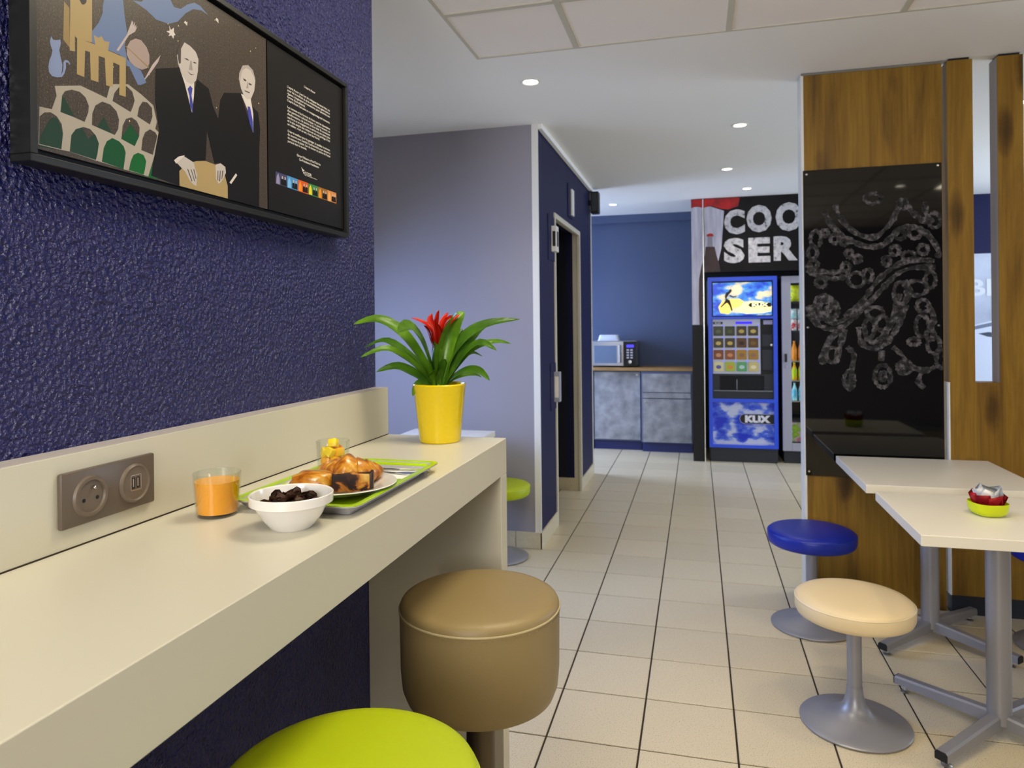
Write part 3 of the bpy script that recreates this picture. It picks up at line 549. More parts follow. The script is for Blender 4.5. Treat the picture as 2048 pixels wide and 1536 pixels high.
obj('port_outline', rb, M_steel, s)
for y0 in (.0375, .0470): 
    p = obj('usb_port', box(.0115, .0122, y0, y0+.0055, .032, .0495), M_black, s)
    add = None
for y0 in (.0378, .0473): obj('port_contact', box(.0122, .0126, y0+.0003, y0+.0022, .035, .048), M_steel, s)

# ------------------------------------------------------------------ framed poster
FY0, FY1, FZ0, FZ1 = .772, 1.690, 1.603, 2.008
t = thing('framed_poster', 'large black framed poster of two suited men on the blue wall', 'poster', (-.925, (FY0+FY1)/2, FZ0))
oy, oz = (FY0+FY1)/2, FZ0
L2 = lambda y, z, d: (d, y-oy, z-oz)
fb = bmesh.new(); w = .011
for q in ((FY0, FY1, FZ0, FZ0+w), (FY0, FY1, FZ1-w, FZ1), (FY0, FY0+w, FZ0+w, FZ1-w), (FY1-w, FY1, FZ0+w, FZ1-w)): add_box(fb, .002, .040, q[0]-oy, q[1]-oy, q[2]-oz, q[3]-oz, bev=.001, seg=1)
obj('frame', fb, M_blackgl, t)
obj('backing', box(.006, .022, FY0+.01-oy, FY1-.01-oy, FZ0+.01-oz, FZ1-.01-oz), M_black, t)
def print_mat():
    m = mat('starry_brown_print', '#40372f', .32, spec=.5); nt, b, N, L = nodes_of(m)
    tc = N('TexCoord'); n = N('TexNoise'); n.inputs['Scale'].default_value = 420; n.inputs['Detail'].default_value = 2
    r = N('ValToRGB'); ramp(r, [(.25, '#2a221e'), (.5, '#3c332d'), (.64, '#4e4236'), (.80, '#8a7850')]); L(tc.outputs['Object'], n.inputs['Vector']); L(n.outputs['Fac'], r.inputs[0])
    w = N('TexBrick'); w.inputs['Scale'].default_value = 16; w.inputs['Mortar Size'].default_value = .012; w.inputs['Color1'].default_value = (1, 1, 1, 1); w.inputs['Color2'].default_value = (1, 1, 1, 1); w.inputs['Mortar'].default_value = (.55, .5, .45, 1)
    mp = N('Mapping'); mp.inputs['Rotation'].default_value = (0, math.pi/2, 0); L(tc.outputs['Object'], mp.inputs[0]); L(mp.outputs[0], w.inputs['Vector'])
    mx = N('MixRGB'); mx.blend_type = 'MULTIPLY'; mx.inputs[0].default_value = .5; L(r.outputs[0], mx.inputs[1]); L(w.outputs['Color'], mx.inputs[2]); L(mx.outputs[0], b.inputs['Base Color'])
    return m
GL = .3
obj('picture_print', box(.022, .031, .790-oy, 1.338-oy, 1.624-oz, 1.991-oz), print_mat(), t)
obj('text_print', box(.022, .031, 1.342-oy, 1.675-oy, 1.624-oz, 1.991-oz), mat('black_print', '#100d0b', .32, spec=.35), t)
PC = {'tan': ('#a58f63', 0), 'tan2': ('#927c52', 0), 'dark': ('#33292a', 0), 'pblue': ('#64779f', 0), 'pblue2': ('#8190b8', 0), 'pink': ('#a08e89', 0), 'pink2': ('#b3a5a4', 0), 'pwhite': ('#ccc4c0', 0),
      'green1': ('#1c3a2c', 0), 'green2': ('#0c4a26', 0), 'green3': ('#0a5c26', 0), 'bridge': ('#a59d92', 0), 'suit': ('#0d0b0b', 0), 'skin': ('#b8b0ac', 0), 'tie': ('#3a3f98', 0), 'hair1': ('#4a423e', 0), 'hair2': ('#a39a96', 0), 'dark2': ('#4c4545', 0), 'grey': ('#938b88', 0)}
for nm, c, ly, pts, holes in PRINTS:
    zc = lambda z: min(z, 1.9905)
    pts = [(y, zc(z)) for y, z in pts]
    bm = add_flat(bmesh.new(), [pts]+holes, lambda a, b, d: (.031+d, a-oy, b-oz), .00012*ly)
    obj(nm, bm, mat('print_'+c, PC[c][0], .34, spec=.3), t)
M_star = mat('print_stars', '#cfc48a', .4)
sbm = bmesh.new(); r_ = random.Random(3)
for k in range(40):
    y, z, s_ = r_.uniform(.80, 1.32), r_.uniform(1.70, 1.985), r_.uniform(.0006, .0016)
    add_flat(sbm, [[(y+s_*math.cos(q*math.pi/3), z+s_*math.sin(q*math.pi/3)) for q in range(6)]], lambda a, b, d: (.031+d, a-oy, b-oz), .0001)
o = obj('star_dots', sbm, M_star, t); o['kind'] = 'stuff'
# writing
M_ink = mat('white_ink', '#d8d4cc', .5)
TF = lambda a, b, d: (.031+d, a-oy, b-oz)
LINES = [(0, "L'esprit Accor c'est l'art de conjuguer les savoir-faire, de"), (1, "jouer de la tradition et de la modernité avec générosité et"), (2, "rigueur, imagination et humanisme, pour atteindre une"),
 (3, "forme d'excellence."), (4, "L'esprit Accor c'est aussi un compagnonnage de l'entreprise."), (6, "Les hommes et les femmes de Accor sont les dépositaires"), (7, "d'un patrimoine culturel unique : le savoir recevoir, né"),
 (8, "d'enthousiasme, de passion et d'un idéal. Ils constituent"), (9, "une force et un engagement au service de nos clients, bien"), (10, "et le plus simple des métiers est un vrai privilège. C'est"), (11, "un métier, c'est un art, c'est leur fierté."),
 (13, "Créer le meilleur pour le partager, le qualifier, le donner,"), (14, "du sourire avec l'amitié, l'authenticité, pour donner à"), (15, "des espaces de plaisir, l'art de donner un parfum de France"), (16, "partout dans le monde.")]
short = {3: .075, 11: .14, 16: .08}
bms = [bmesh.new() for _ in range(3)]
for k, s_ in LINES:
    add_text(bms[0 if k < 5 else 1 if k < 12 else 2], s_, TF, size=.0072, width=short.get(k, .191), a0=1.418, b0=1.9125-.00772*k, bold=.012)
for b_ in bms: obj('text_block', b_, M_ink, t)
obj('title_text', add_text(bmesh.new(), "L'esprit Accor", TF, size=.0072, width=.05, a0=1.49, b0=1.9355, bold=.012), M_ink, t)
nb = add_text(bmesh.new(), "Gérard Pélisson et Paul Dubrule", TF, size=.0076, width=.106, a0=1.455, b0=1.7655, bold=.012)
add_text(nb, "Co-Présidents Fondateurs", TF, size=.0076, width=.087, a0=1.465, b0=1.7575, bold=.012); obj('signature_text', nb, M_ink, t)
lb = add_text(bmesh.new(), "ACCOR", TF, height=.0066, width=.038, a0=1.481, b0=1.7300, bold=.02); 
add_flat(lb, [[(1.474, 1.7435), (1.480, 1.740), (1.488, 1.7385), (1.482, 1.7365), (1.480, 1.734), (1.478, 1.738)]], lambda a, b, d: TF(a, b, d), .0004)
add_flat(lb, [[(1.487, 1.7278), (1.544, 1.7278), (1.544, 1.7285), (1.487, 1.7285)]], lambda a, b, d: TF(a, b, d), .0004); obj('logo', lb, M_ink, t)
cols = [('#3c3a60', '#8a86a8'), ('#3f86c4', '#7ab0dc'), ('#c8520c', '#e08a20'), ('#2f7a3c', '#d8c820'), ('#8a5a10', '#d89018'), ('#c8803c', '#d8a060')]
for k in range(6):
    y0 = 1.369+.045*k
    p = obj('thumbnail', add_flat(bmesh.new(), [[(y0, 1.685), (y0+.0445, 1.685), (y0+.0445, 1.712), (y0, 1.712)]], TF, .0002), mat('thumb_a%d' % k, cols[k][0], .35), t)
    obj('thumbnail_motif', add_flat(bmesh.new(), [[(y0+.002, 1.686), (y0+.016, 1.686), (y0+.015, 1.7), (y0+.010, 1.710), (y0+.004, 1.702)]], TF, .0004), mat('thumb_b%d' % k, cols[k][1], .35), p)
    for dy in (.020, .031):
        obj('thumbnail_suit', add_flat(bmesh.new(), [[(y0+dy, 1.687), (y0+dy+.011, 1.687), (y0+dy+.0105, 1.699), (y0+dy+.006, 1.7015), (y0+dy+.001, 1.699)]], TF, .0005), mat('print_suit', '#0d0b0b'), p)
        obj('thumbnail_face', add_flat(bmesh.new(), [[(y0+dy+.004, 1.7005), (y0+dy+.008, 1.7005), (y0+dy+.008, 1.7065), (y0+dy+.004, 1.7065)]], TF, .0006), mat('print_skin', '#b8b0ac'), p)

# ------------------------------------------------------------------ bromeliad in a yellow pot
PX, PY = -.690, 1.832
pot = thing('potted_bromeliad', 'bromeliad with a red flower in a glossy yellow pot', 'potted plant', (PX, PY, CT))
obj('pot', lathe([(0, .004), (.050, .002), (.053, 0), (.056, .003), (.072, .152), (.074, .157), (.072, .160), (.069, .157), (.064, .12), (.05, .01), (0, .01)], seg=56), M_yellow, pot, smooth=1)
obj('soil', lathe([(0, .148), (.03, .146), (.066, .140)], seg=32), M_soil, pot, smooth=1)
ir, jr = math.cos(yaw), math.sin(yaw)
def leaf_bm(px_pts, w, dy, fold=.3, seg=14, zs=.00138, tilt=.75):
    n = len(px_pts); P3 = []
    for i, (u, v) in enumerate(px_pts):
        f = i/(n-1); r = (u-874)*zs; z = .155+(775-v)*zs*1.0; dpt = dy*f*f
        P3.append(Vector((ir*r-jr*dpt, jr*r+ir*dpt, z)))
    def cr(t):
        x = t*(n-1); i = min(int(x), n-2); f = x-i
        p0, p1, p2, p3 = P3[max(i-1, 0)], P3[i], P3[i+1], P3[min(i+2, n-1)]
        return .5*((2*p1)+(p2-p0)*f+(2*p0-5*p1+4*p2-p3)*f*f+(-p0+3*p1-3*p2+p3)*f**3)
    bm = bmesh.new(); rows = []
    d0 = (P3[-1]-P3[0]); d0.z = 0
    if d0.length < 1e-4: d0 = Vector((0, -1, 0))
    side = Vector((-d0.y, d0.x, 0)).normalized()
    for k in range(seg+1):
        s_ = k/seg; p = cr(s_); tg = (cr(min(1, s_+.02))-cr(max(0, s_-.02))).normalized()
        nrm = side.cross(tg).normalized()
        ct, sn = math.cos(tilt), math.sin(tilt); sg = 1 if side.dot(Vector((-jr, ir, 0))) > 0 else -1
        side2 = side*ct+nrm*sn*sg*(1 if nrm.z > 0 else -1); nrm2 = side2.cross(tg).normalized()*(1 if side2.cross(tg).dot(nrm) > 0 else -1)
        ww = w*1.12/2*(.55+.9*s_ if s_ < .5 else 1.0*math.cos((s_-.5)*math.pi)**.7 if s_ < .999 else .03)
        ww = max(ww, w*.02)
        row = []
        for q in (-1, -.5, 0, .5, 1): row.append(bm.verts.new(p+side2*ww*q+nrm2*(-abs(q)**1.5*ww*fold)))
        rows.append(row)
    for a, b in zip(rows, rows[1:]):
        for q in range(4): bm.faces.new((a[q], a[q+1], b[q+1], b[q]))
    bmesh.ops.solidify(bm, geom=bm.faces[:], thickness=.0011)
    return bm
def leaf_mat(name, a, b):
    m = mat(name, a, .32, spec=.5, coat=.15); nt, bs, N, L = nodes_of(m)
    tc = N('TexCoord'); n = N('TexNoise'); n.inputs['Scale'].default_value = 14; n.inputs['Detail'].default_value = 3; r = N('ValToRGB'); ramp(r, [(.35, a), (.65, b)])
    L(tc.outputs['Object'], n.inputs['Vector']); L(n.outputs['Fac'], r.inputs[0]); L(r.outputs[0], bs.inputs['Base Color'])
    bs.inputs['Subsurface Weight'].default_value = 0.; return m
M_leafA = leaf_mat('leaf_green', '#5c8c1c', '#82b42c'); M_leafB = leaf_mat('leaf_deep_green', '#46741c', '#669a28'); M_bract = mat('red_bract', '#d8260c', .35, var=(40, .2)); M_bract2 = mat('dark_red_bract', '#a8180c', .35, var=(40, .2))
LEAVES = [([(866, 778), (838, 722), (800, 670), (755, 643), (708, 652)], .036, -.03, 0), ([(864, 778), (835, 737), (800, 706), (760, 685), (713, 701)], .022, .07, 1), ([(862, 778), (838, 747), (805, 717), (770, 700), (727, 716)], .024, -.07, 0),
 ([(864, 778), (845, 766), (820, 749), (790, 736), (755, 745)], .032, -.05, 1), ([(866, 778), (852, 725), (838, 685), (818, 657), (802, 668)], .052, -.09, 0), ([(878, 778), (876, 725), (886, 685), (900, 650), (914, 634)], .052, -.06, 0),
 ([(880, 778), (895, 722), (930, 676), (975, 653), (1036, 645)], .034, .02, 1), ([(880, 778), (900, 732), (928, 690), (955, 660), (982, 654)], .034, .09, 1), ([(882, 778), (905, 742), (940, 704), (985, 690), (1018, 696)], .020, .08, 0),
 ([(882, 778), (908, 740), (933, 706), (960, 690), (990, 706)], .026, -.06, 1), ([(884, 778), (905, 758), (930, 746), (955, 746), (976, 763)], .026, -.07, 1), ([(882, 778), (900, 764), (925, 756), (945, 757), (956, 764)], .014, .06, 0),
 ([(884, 778), (903, 740), (922, 718), (938, 712), (958, 722)], .018, .09, 1), ([(866, 778), (850, 772), (836, 770), (827, 780), (823, 795)], .020, -.03, 0), ([(872, 778), (885, 742), (905, 692), (918, 664)], .034, .05, 1),
 ([(868, 778), (852, 762), (842, 750), (838, 742)], .016, .04, 0), ([(870, 778), (864, 735), (866, 700), (868, 690)], .044, -.02, 1), ([(878, 778), (890, 705), (905, 652), (922, 628)], .040, .05, 0), ([(876, 778), (884, 740), (880, 725)], .03, -.05, 1), ([(870, 778), (868, 752), (874, 738)], .034, -.06, 0)]
for pp, w_, dy, k in LEAVES: obj('leaf', leaf_bm(pp, w_, dy), (M_leafA, M_leafB)[k], pot, smooth=60)
BR = [([(868, 712), (860, 672), (846, 652), (820, 640)], .015, -.02, 0), ([(870, 708), (864, 668), (856, 645), (858, 632)], .018, .02, 0), ([(871, 708), (872, 660), (874, 640), (876, 625)], .022, -.02, 0), ([(872, 708), (880, 668), (892, 645), (908, 638)], .018, -.02, 0),
 ([(872, 708), (882, 670), (898, 648), (915, 634)], .013, .03, 0), ([(869, 712), (858, 690), (852, 668), (846, 656)], .022, -.03, 1), ([(872, 712), (880, 690), (886, 668), (894, 655)], .022, -.03, 1), ([(871, 708), (874, 670), (882, 645), (892, 630)], .014, .02, 0), ([(871, 715), (869, 690), (871, 665), (868, 648)], .030, -.03, 1)]
for pp, w_, dy, k in BR: obj('flower_bract', leaf_bm(pp, w_, dy, fold=.5, seg=9), (M_bract, M_bract2)[k], pot, smooth=60)

# ------------------------------------------------------------------ tray and breakfast
TXc, TYc, thw, thl = -.672, 1.262, .122, .200
def rrect(hw, hl, r, n=5):
    pts = []
    for cx, cy, a in ((hw-r, hl-r, 0), (-hw+r, hl-r, 90), (-hw+r, -hl+r, 180), (hw-r, -hl+r, 270)):
        for k in range(n+1): th = math.radians(a+90*k/n); pts.append((cx+r*math.cos(th), cy+r*math.sin(th)))
    return pts
def loft(prof, hw, hl, r, cap=True):
    bm = bmesh.new(); rings = []
    for off, z in prof: rings.append([bm.verts.new((x, y, z)) for x, y in rrect(hw+off, hl+off, max(.004, r+off))])
    for a, b in zip(rings, rings[1:]):
        n = len(a)
        for i in range(n): bm.faces.new((a[i], a[(i+1) % n], b[(i+1) % n], b[i]))
    bm.faces.new(rings[-1])
    if cap: bm.faces.new(rings[0][::-1])
    return bm
tr = thing('serving_tray', 'lime green serving tray with grey underside on the white counter', 'tray', (TXc, TYc, CT))
obj('tray_top', loft([(0, .0192), (.0, .0202), (-.012, .0202), (-.020, .014), (-.026, .005)], thw, thl, .024, cap=False), M_traylime, tr, smooth=1)
obj('tray_underside', loft([(-.030, 0), (-.022, .001), (-.012, .012), (0, .0172), (0, .0190), (-.014, .0190), (-.030, .0038)], thw, thl, .024), mat('grey_tray_plastic', '#a9a7ac', .4), tr, smooth=1)
ZT = CT+.0052
tag(obj('paper_napkin', box(-.085, .085, -.05, .05, 0, .0015, bev=.0005, seg=1), M_paper, None, (TXc+.002, 1.388, ZT)), 'folded white paper napkin lying in the lime tray', 'napkin')
def cutlery(name, label, x, y, rz, knife):
    t = thing(name, label, 'cutlery', (x, y, ZT+.0018), rz)
    obj('handle', tube([(-.075, 0, .002), (-.04, 0, .003), (.0, 0, .0026), (.02, 0, .002)], [.005, .0055, .004, .003], seg=10, flat=.45), M_chrome, t, smooth=1)
    if knife: obj('blade', add_flat(bmesh.new(), [[(.018, -.003), (.075, -.006), (.088, .0), (.08, .006), (.018, .003)]], lambda a, b, d: (a, b, .001+d), .0016), M_chrome, t)
    else:
        fbm = add_flat(bmesh.new(), [[(.018, -.003), (.04, -.011), (.09, -.011), (.09, -.008), (.055, -.0065), (.055, -.004), (.09, -.004), (.09, -.001), (.055, 0), (.055, .002), (.09, .003), (.09, .006), (.055, .007), (.055, .009), (.09, .010), (.09, .012), (.04, .011), (.018, .003)]], lambda a, b, d: (a, b, .001+d), .0016)
        obj('tines', fbm, M_chrome, t)
cutlery('table_knife', 'steel table knife on the napkin at the tray rim', -.645, 1.412, math.radians(6), True)
cutlery('table_fork', 'steel table fork on the napkin beside the plate', -.638, 1.378, math.radians(4), False)
PLX, PLY = -.652, 1.205
PLZ = ZT
plate = lathe([(0, .004), (.055, .004), (.062, .006), (.075, .013), (.100, .019), (.103, .0205), (.102, .022), (.098, .0215), (.074, .0165), (.060, .0095), (0, .0085)], seg=64)
for v in plate.verts:
    pass
tag(obj('plate', plate, M_porc, None, (PLX, PLY, PLZ), smooth=1), 'round white porcelain plate holding the pastries', 'plate')
PZ = PLZ+.0088
M_cro = noise_mat('baked_crust', 42, [(.3, '#6e3408'), (.45, '#a8610f'), (.6, '#c98a24'), (.75, '#ddb050')], .3, stretch=(1, 2.5, 1), bump=.5, coat=.35)
def croissant():
    bm = bmesh.new(); rings = []; n = 64; seg = 20
    for i in range(n+1):
        s_ = i/n*2-1; a = s_*math.radians(62); Rr = .060
        c = Vector((Rr*math.sin(a)*1.12, Rr*(1-math.cos(a))*.9, 0)); tg = Vector((math.cos(a), math.sin(a), 0)); nb_ = Vector((-tg.y, tg.x, 0))
        env = (1-abs(s_)**2.2)**.6 if abs(s_) < 1 else 0
        ph = abs(s_)*4.2; st = ph-math.floor(ph)
        ridge = 1.0-.15*st*st+.13*math.exp(-(s_/.16)**2)
        r = max(.0006, .0300*(1.12-.35*abs(s_))*env*ridge*(1.0 if abs(s_) < .6 else .95)+.003)
        rings.append([bm.verts.new(c+nb_*r*math.cos(2*math.pi*k/seg)*1.0+Vector((0, 0, r*.92*math.sin(2*math.pi*k/seg)))) for k in range(seg)])
    for a, b in zip(rings, rings[1:]):
        for k in range(seg): bm.faces.new((a[k], a[(k+1) % seg], b[(k+1) % seg], b[k]))
    bm.faces.new(rings[0][::-1]); bm.faces.new(rings[-1])
    return bm
cb_ = croissant(); zmin = -.0262
for v in cb_.verts: v.co.z = max(v.co.z, zmin+.004)
tag(obj('croissant', cb_, M_cro, None, (-.655, 1.236, PZ+.0225), (0, 0, math.radians(14)), smooth=30), 'golden croissant on the white plate', 'croissant')
def pain():
    bm = bmesh.new(); bmesh.ops.create_uvsphere(bm, u_segments=36, v_segments=24, radius=1)
    for v in bm.verts:
        x, y, z = v.co; e = lambda q, p: math.copysign(abs(q)**p, q)
        rr = 1+.05*math.sin(9*z+3*x+1.5*math.sin(5*y))
        v.co = Vector((e(x, .8)*.042*rr, e(y, .75)*.030*rr, max(e(z, .85)*.021*rr, -.0155)))
    return bm
tag(obj('chocolate_pastry', pain(), M_cro, None, (-.688, 1.166, PZ+.019), (0, 0, math.radians(14)), smooth=60), 'rounded flaky chocolate pastry next to the croissant', 'pastry')
M_cake = noise_mat('marble_cake_crumb', 26, [(.40, '#20100a'), (.47, '#3a1c0c'), (.50, '#9a5a18'), (.56, '#c08830'), (.7, '#d8b868')], .75, detail=5, bump=.8, distort=.8)
ck = box(-.030, .030, -.016, .016, 0, .034, bev=.003, seg=2); bmesh.ops.subdivide_edges(ck, edges=ck.edges[:], cuts=3, use_grid_fill=True)
for v in ck.verts:
    q = v.co*90; v.co += Vector((math.sin(q.y*1.7+q.z), math.sin(q.x*1.3+q.z*2), math.sin(q.x*2.1+q.y)))*.0011
    v.co.z = max(0, v.co.z); v.co.x *= 1+.12*(v.co.z/.034)
ckt = thing('marble_cake', 'slice of chocolate marble cake at the plate edge', 'cake slice', (-.612, 1.170, PZ+.006), math.radians(22)); ckt.scale = (1.1, .85, .92)
obj('crumb', ck, M_cake, ckt, smooth=60)
cc = box(.029, .0345, -.017, .017, .0, .037, bev=.002, seg=2); obj('dark_crust', cc, mat('dark_cake_crust', '#2a130a', .5, bump=(160, .6)), ckt, smooth=1)

def glass_of(name, label, x, y, z, rb, rt, h, liquid=None, lm=None):
    t = thing(name, label, 'glass', (x, y, z))
    obj('tumbler', lathe([(0, .0), (rb-.003, 0), (rb, .003), (rt, h-.001), (rt-.0008, h), (rt-.0016, h-.001), (rb-.0018, .006), (0, .006)], seg=56), M_glass, t, smooth=1)
    if liquid:
        q = (liquid-.006)/(h-.006); rl = (rb-.0018)+(rt-.0016-rb+.0018)*q-.0003
        obj('juice', lathe([(0, .0063), (rb-.0022, .0063), (rl, liquid), (0, liquid)], seg=56), lm, t, smooth=1)
    return t
glass_of('juice_glass', 'glass of orange juice standing on the counter', -.797, 1.038, CT, .0345, .0392, .0735, .059, M_juice)
fx, fy = -.742, 1.335
glass_of('fruit_glass', 'glass of diced fruit salad standing in the lime tray', fx, fy, ZT, .0305, .0345, .076)
FC = [mat('mango_cube', '#f0b400', .35), mat('pineapple_cube', '#f2d020', .35), mat('papaya_cube', '#e06a10', .35), mat('peach_cube', '#eea012', .35)]
cube0 = box(-.0095, .0095, -.0095, .0095, -.009, .009, bev=.0035, seg=2); finish(cube0, 1)
cme = []
for k, m_ in enumerate(FC):
    me = bpy.data.meshes.new('fruit_piece'); cube0.to_mesh(me); me.materials.append(m_); cme.append(me)
cube0.free()
fr_ = random.Random(5); kn = ['mango', 'pineapple', 'papaya', 'peach']
spots = []
for lev in range(3):
    for q in range(5):
        a = q*2*math.pi/5+lev*.6+fr_.uniform(-.1, .1); rr = .0150
        spots.append((rr*math.cos(a), rr*math.sin(a), .0155+lev*.0185+fr_.uniform(-.001, .001)))
spots.append((.002, -.001, .070))
for q, (x, y, z) in enumerate(spots):
    k = (2 if q in (6, 11, 10) else fr_.choice((0, 1, 1, 3)))
    o = obj('fruit_piece', cme[k], None, None, (fx+x, fy+y, ZT+z), (fr_.uniform(-.4, .4), fr_.uniform(-.4, .4), fr_.uniform(0, 3)))
    tag(o, {0: 'golden mango cube', 1: 'pale yellow pineapple cube', 2: 'orange papaya cube', 3: 'light orange peach cube'}[k]+' in the fruit salad glass', 'fruit piece', 'diced fruit in the glass')

BX, BY = -.630, 1.000
tag(obj('cereal_bowl', lathe([(0, .001), (.034, .0), (.038, .003), (.052, .018), (.063, .036), (.0655, .040), (.073, .041), (.0735, .0545), (.072, .0555), (.069, .054), (.0665, .045), (.055, .022), (.040, .008), (0, .006)], seg=64, sx=.89, sy=.89), M_porc, None, (BX, BY, CT), smooth=1), 'white porcelain bowl of chocolate petals in front of the tray', 'bowl')
def petal():
    bm = bmesh.new(); rows = []
    for i in range(5):
        row = []
        for j in range(8):
            a = j/8*2*math.pi; r = .0105*i/4
            x, y = r*math.cos(a), r*math.sin(a)*.85
            row.append(bm.verts.new((x, y, 42*x*x*1.0+8*y*y)) if i else None)
        rows.append(row)
    c = bm.verts.new((0, 0, 0))
    for j in range(8):
        bm.faces.new((c, rows[1][j], rows[1][(j+1) % 8]))
        for i in range(1, 4): bm.faces.new((rows[i][j], rows[i+1][j], rows[i+1][(j+1) % 8], rows[i][(j+1) % 8]))
    bmesh.ops.solidify(bm, geom=bm.faces[:], thickness=.0011); return bm
pb = petal(); finish(pb, 60); pme = bpy.data.meshes.new('chocolate_petal'); pb.to_mesh(pme); pb.free(); pme.materials.append(mat('chocolate_cereal', '#4c2d1a', .5, var=(120, .35), bump=(300, .4)))
rp = random.Random(11)
for lev, (cnt, rad, z) in enumerate(((18, .036, .022), (22, .042, .030), (22, .044, .037), (12, .030, .044))):
    for q in range(cnt):
        rr = rad*math.sqrt((q+.5)/cnt); a = q*2.39996+lev
        o = obj('chocolate_petal', pme, None, None, (BX+rr*math.cos(a), BY+rr*math.sin(a), CT+z+.004+rp.uniform(-.002, .002)), (rp.uniform(-.9, .9), rp.uniform(-.9, .9), rp.uniform(0, 6.28)))
        tag(o, 'curled dark chocolate cereal petal in the white bowl', 'cereal', 'chocolate petals in the bowl')

# ------------------------------------------------------------------ bar stools
def bar_stool(label, x, y, mseat, mpipe, dz=.026):
    t = thing('bar_stool', label, 'stool', (x, y, 0), group='bar stools at the counter')
    st = obj('seat', lathe([(0, .545), (.10, .545), (.142, .547), (.163, .557), (.172, .58), (.1755, .62), (.177, .748)], seg=72), mseat, t, smooth=1)
    obj('seat_cushion', lathe([(.177, .750), (.176, .757), (.172, .764), (.164, .769), (.15, .7715), (.10, .7735), (0, .774)], seg=72), mseat, t, smooth=1)
    pb = bmesh.new(); n = 72
    add_tube(pb, [(.1772*math.cos(2*math.pi*k/n), .1772*math.sin(2*math.pi*k/n), .7495) for k in range(n+1)], .0022, seg=6, cap=False)
    obj('piping', pb, mpipe, t, smooth=60)
    sbm = bmesh.new()
    for k in range(110):
        a = 2*math.pi*k/110; a2 = a+.03
        add_tube(sbm, [(.1774*math.cos(a), .1774*math.sin(a), .7415), (.1774*math.cos(a2), .1774*math.sin(a2), .7415)], .0009, seg=4)
    o = obj('stitching', sbm, mseat, t); o['kind'] = 'stuff'
    obj('pole', lathe([(.033, .53), (.033, .02)], seg=32), M_pole, t, smooth=1)
    obj('seat_mount', lathe([(0, .544), (.07, .544), (.07, .532), (.033, .527)], seg=32), M_pole, t, smooth=1)
    obj('base', lathe([(.036, .06), (.045, .03), (.08, .016), (.19, .010), (.20, .006), (.20, 0), (0, 0)], seg=56), M_pole, t, smooth=1)
    fbm = bmesh.new(); add_tube(fbm, [(.13*math.cos(2*math.pi*k/40), .13*math.sin(2*math.pi*k/40), .24) for k in range(41)], .009, seg=8, cap=False); add_tube(fbm, [(-.13, 0, .24), (.13, 0, .24)], .007); obj('footrest', fbm, M_pole, t, smooth=60)
bar_stool('taupe leatherette drum bar stool with pale piping by the counter end', -.475, 1.50, M_taupe, M_taupepipe)
bar_stool('lime green leatherette drum bar stool under the counter front', -.458, .858, M_lime, mat('lime_piping', '#b8c800', .45))

# ------------------------------------------------------------------ low stools
def low_stool(label, x, y, mseat, mpipe, rz=0., h=.435, collar=False):
    t = thing('low_stool', label, 'stool', (x, y, 0), rz, group='low round stools')
    k = h-.435
    obj('seat', lathe([(0, .366+k), (.14, .366+k), (.172, .368+k), (.182, .374+k), (.187, .386+k), (.188, .415+k), (.185, .425+k), (.176, .432+k), (.15, .4365+k), (.08, .439+k), (0, .4395+k)], seg=64), mseat, t, smooth=1)
    pb = bmesh.new(); add_tube(pb, [(.1868*math.cos(2*math.pi*q/64), .1868*math.sin(2*math.pi*q/64), .4215+k) for q in range(65)], .0016, seg=6, cap=False); obj('piping', pb, mpipe, t, smooth=60)
    obj('base', lathe([(0, 0), (.165, 0), (.174, .003), (.176, .008), (.172, .012), (.14, .018), (.09, .030), (.055, .046), (.036, .070), (.027, .105), (.0245, .13)], seg=64), M_greymetal, t, smooth=1)
    obj('pole', lathe([(.0235, .12), (.0235, .366+k)], seg=28), M_greymetal, t, smooth=1)
    if collar: obj('collar', lathe([(0, .365+k), (.045, .365+k), (.045, .325+k), (.0236, .325+k)], seg=28), M_dark, t, smooth=1)
low_stool('cream leatherette round stool with grey trumpet base beside the table', .505, 2.615, M_cream, mat('cream_piping', '#e2d2ae', .45))
low_stool('royal blue round stool in front of the wood column', .487, 3.412, M_royal, mat('blue_piping', '#16309c', .4))
low_stool('royal blue round stool tucked behind the tables by the slat screen', 1.457, 3.405, M_royal, mat('blue_piping', '#16309c', .4))
low_stool('lime green round stool against the grey alcove wall', -1.145, 4.000, M_lime, mat('lime_piping', '#b8c800', .45), collar=True)

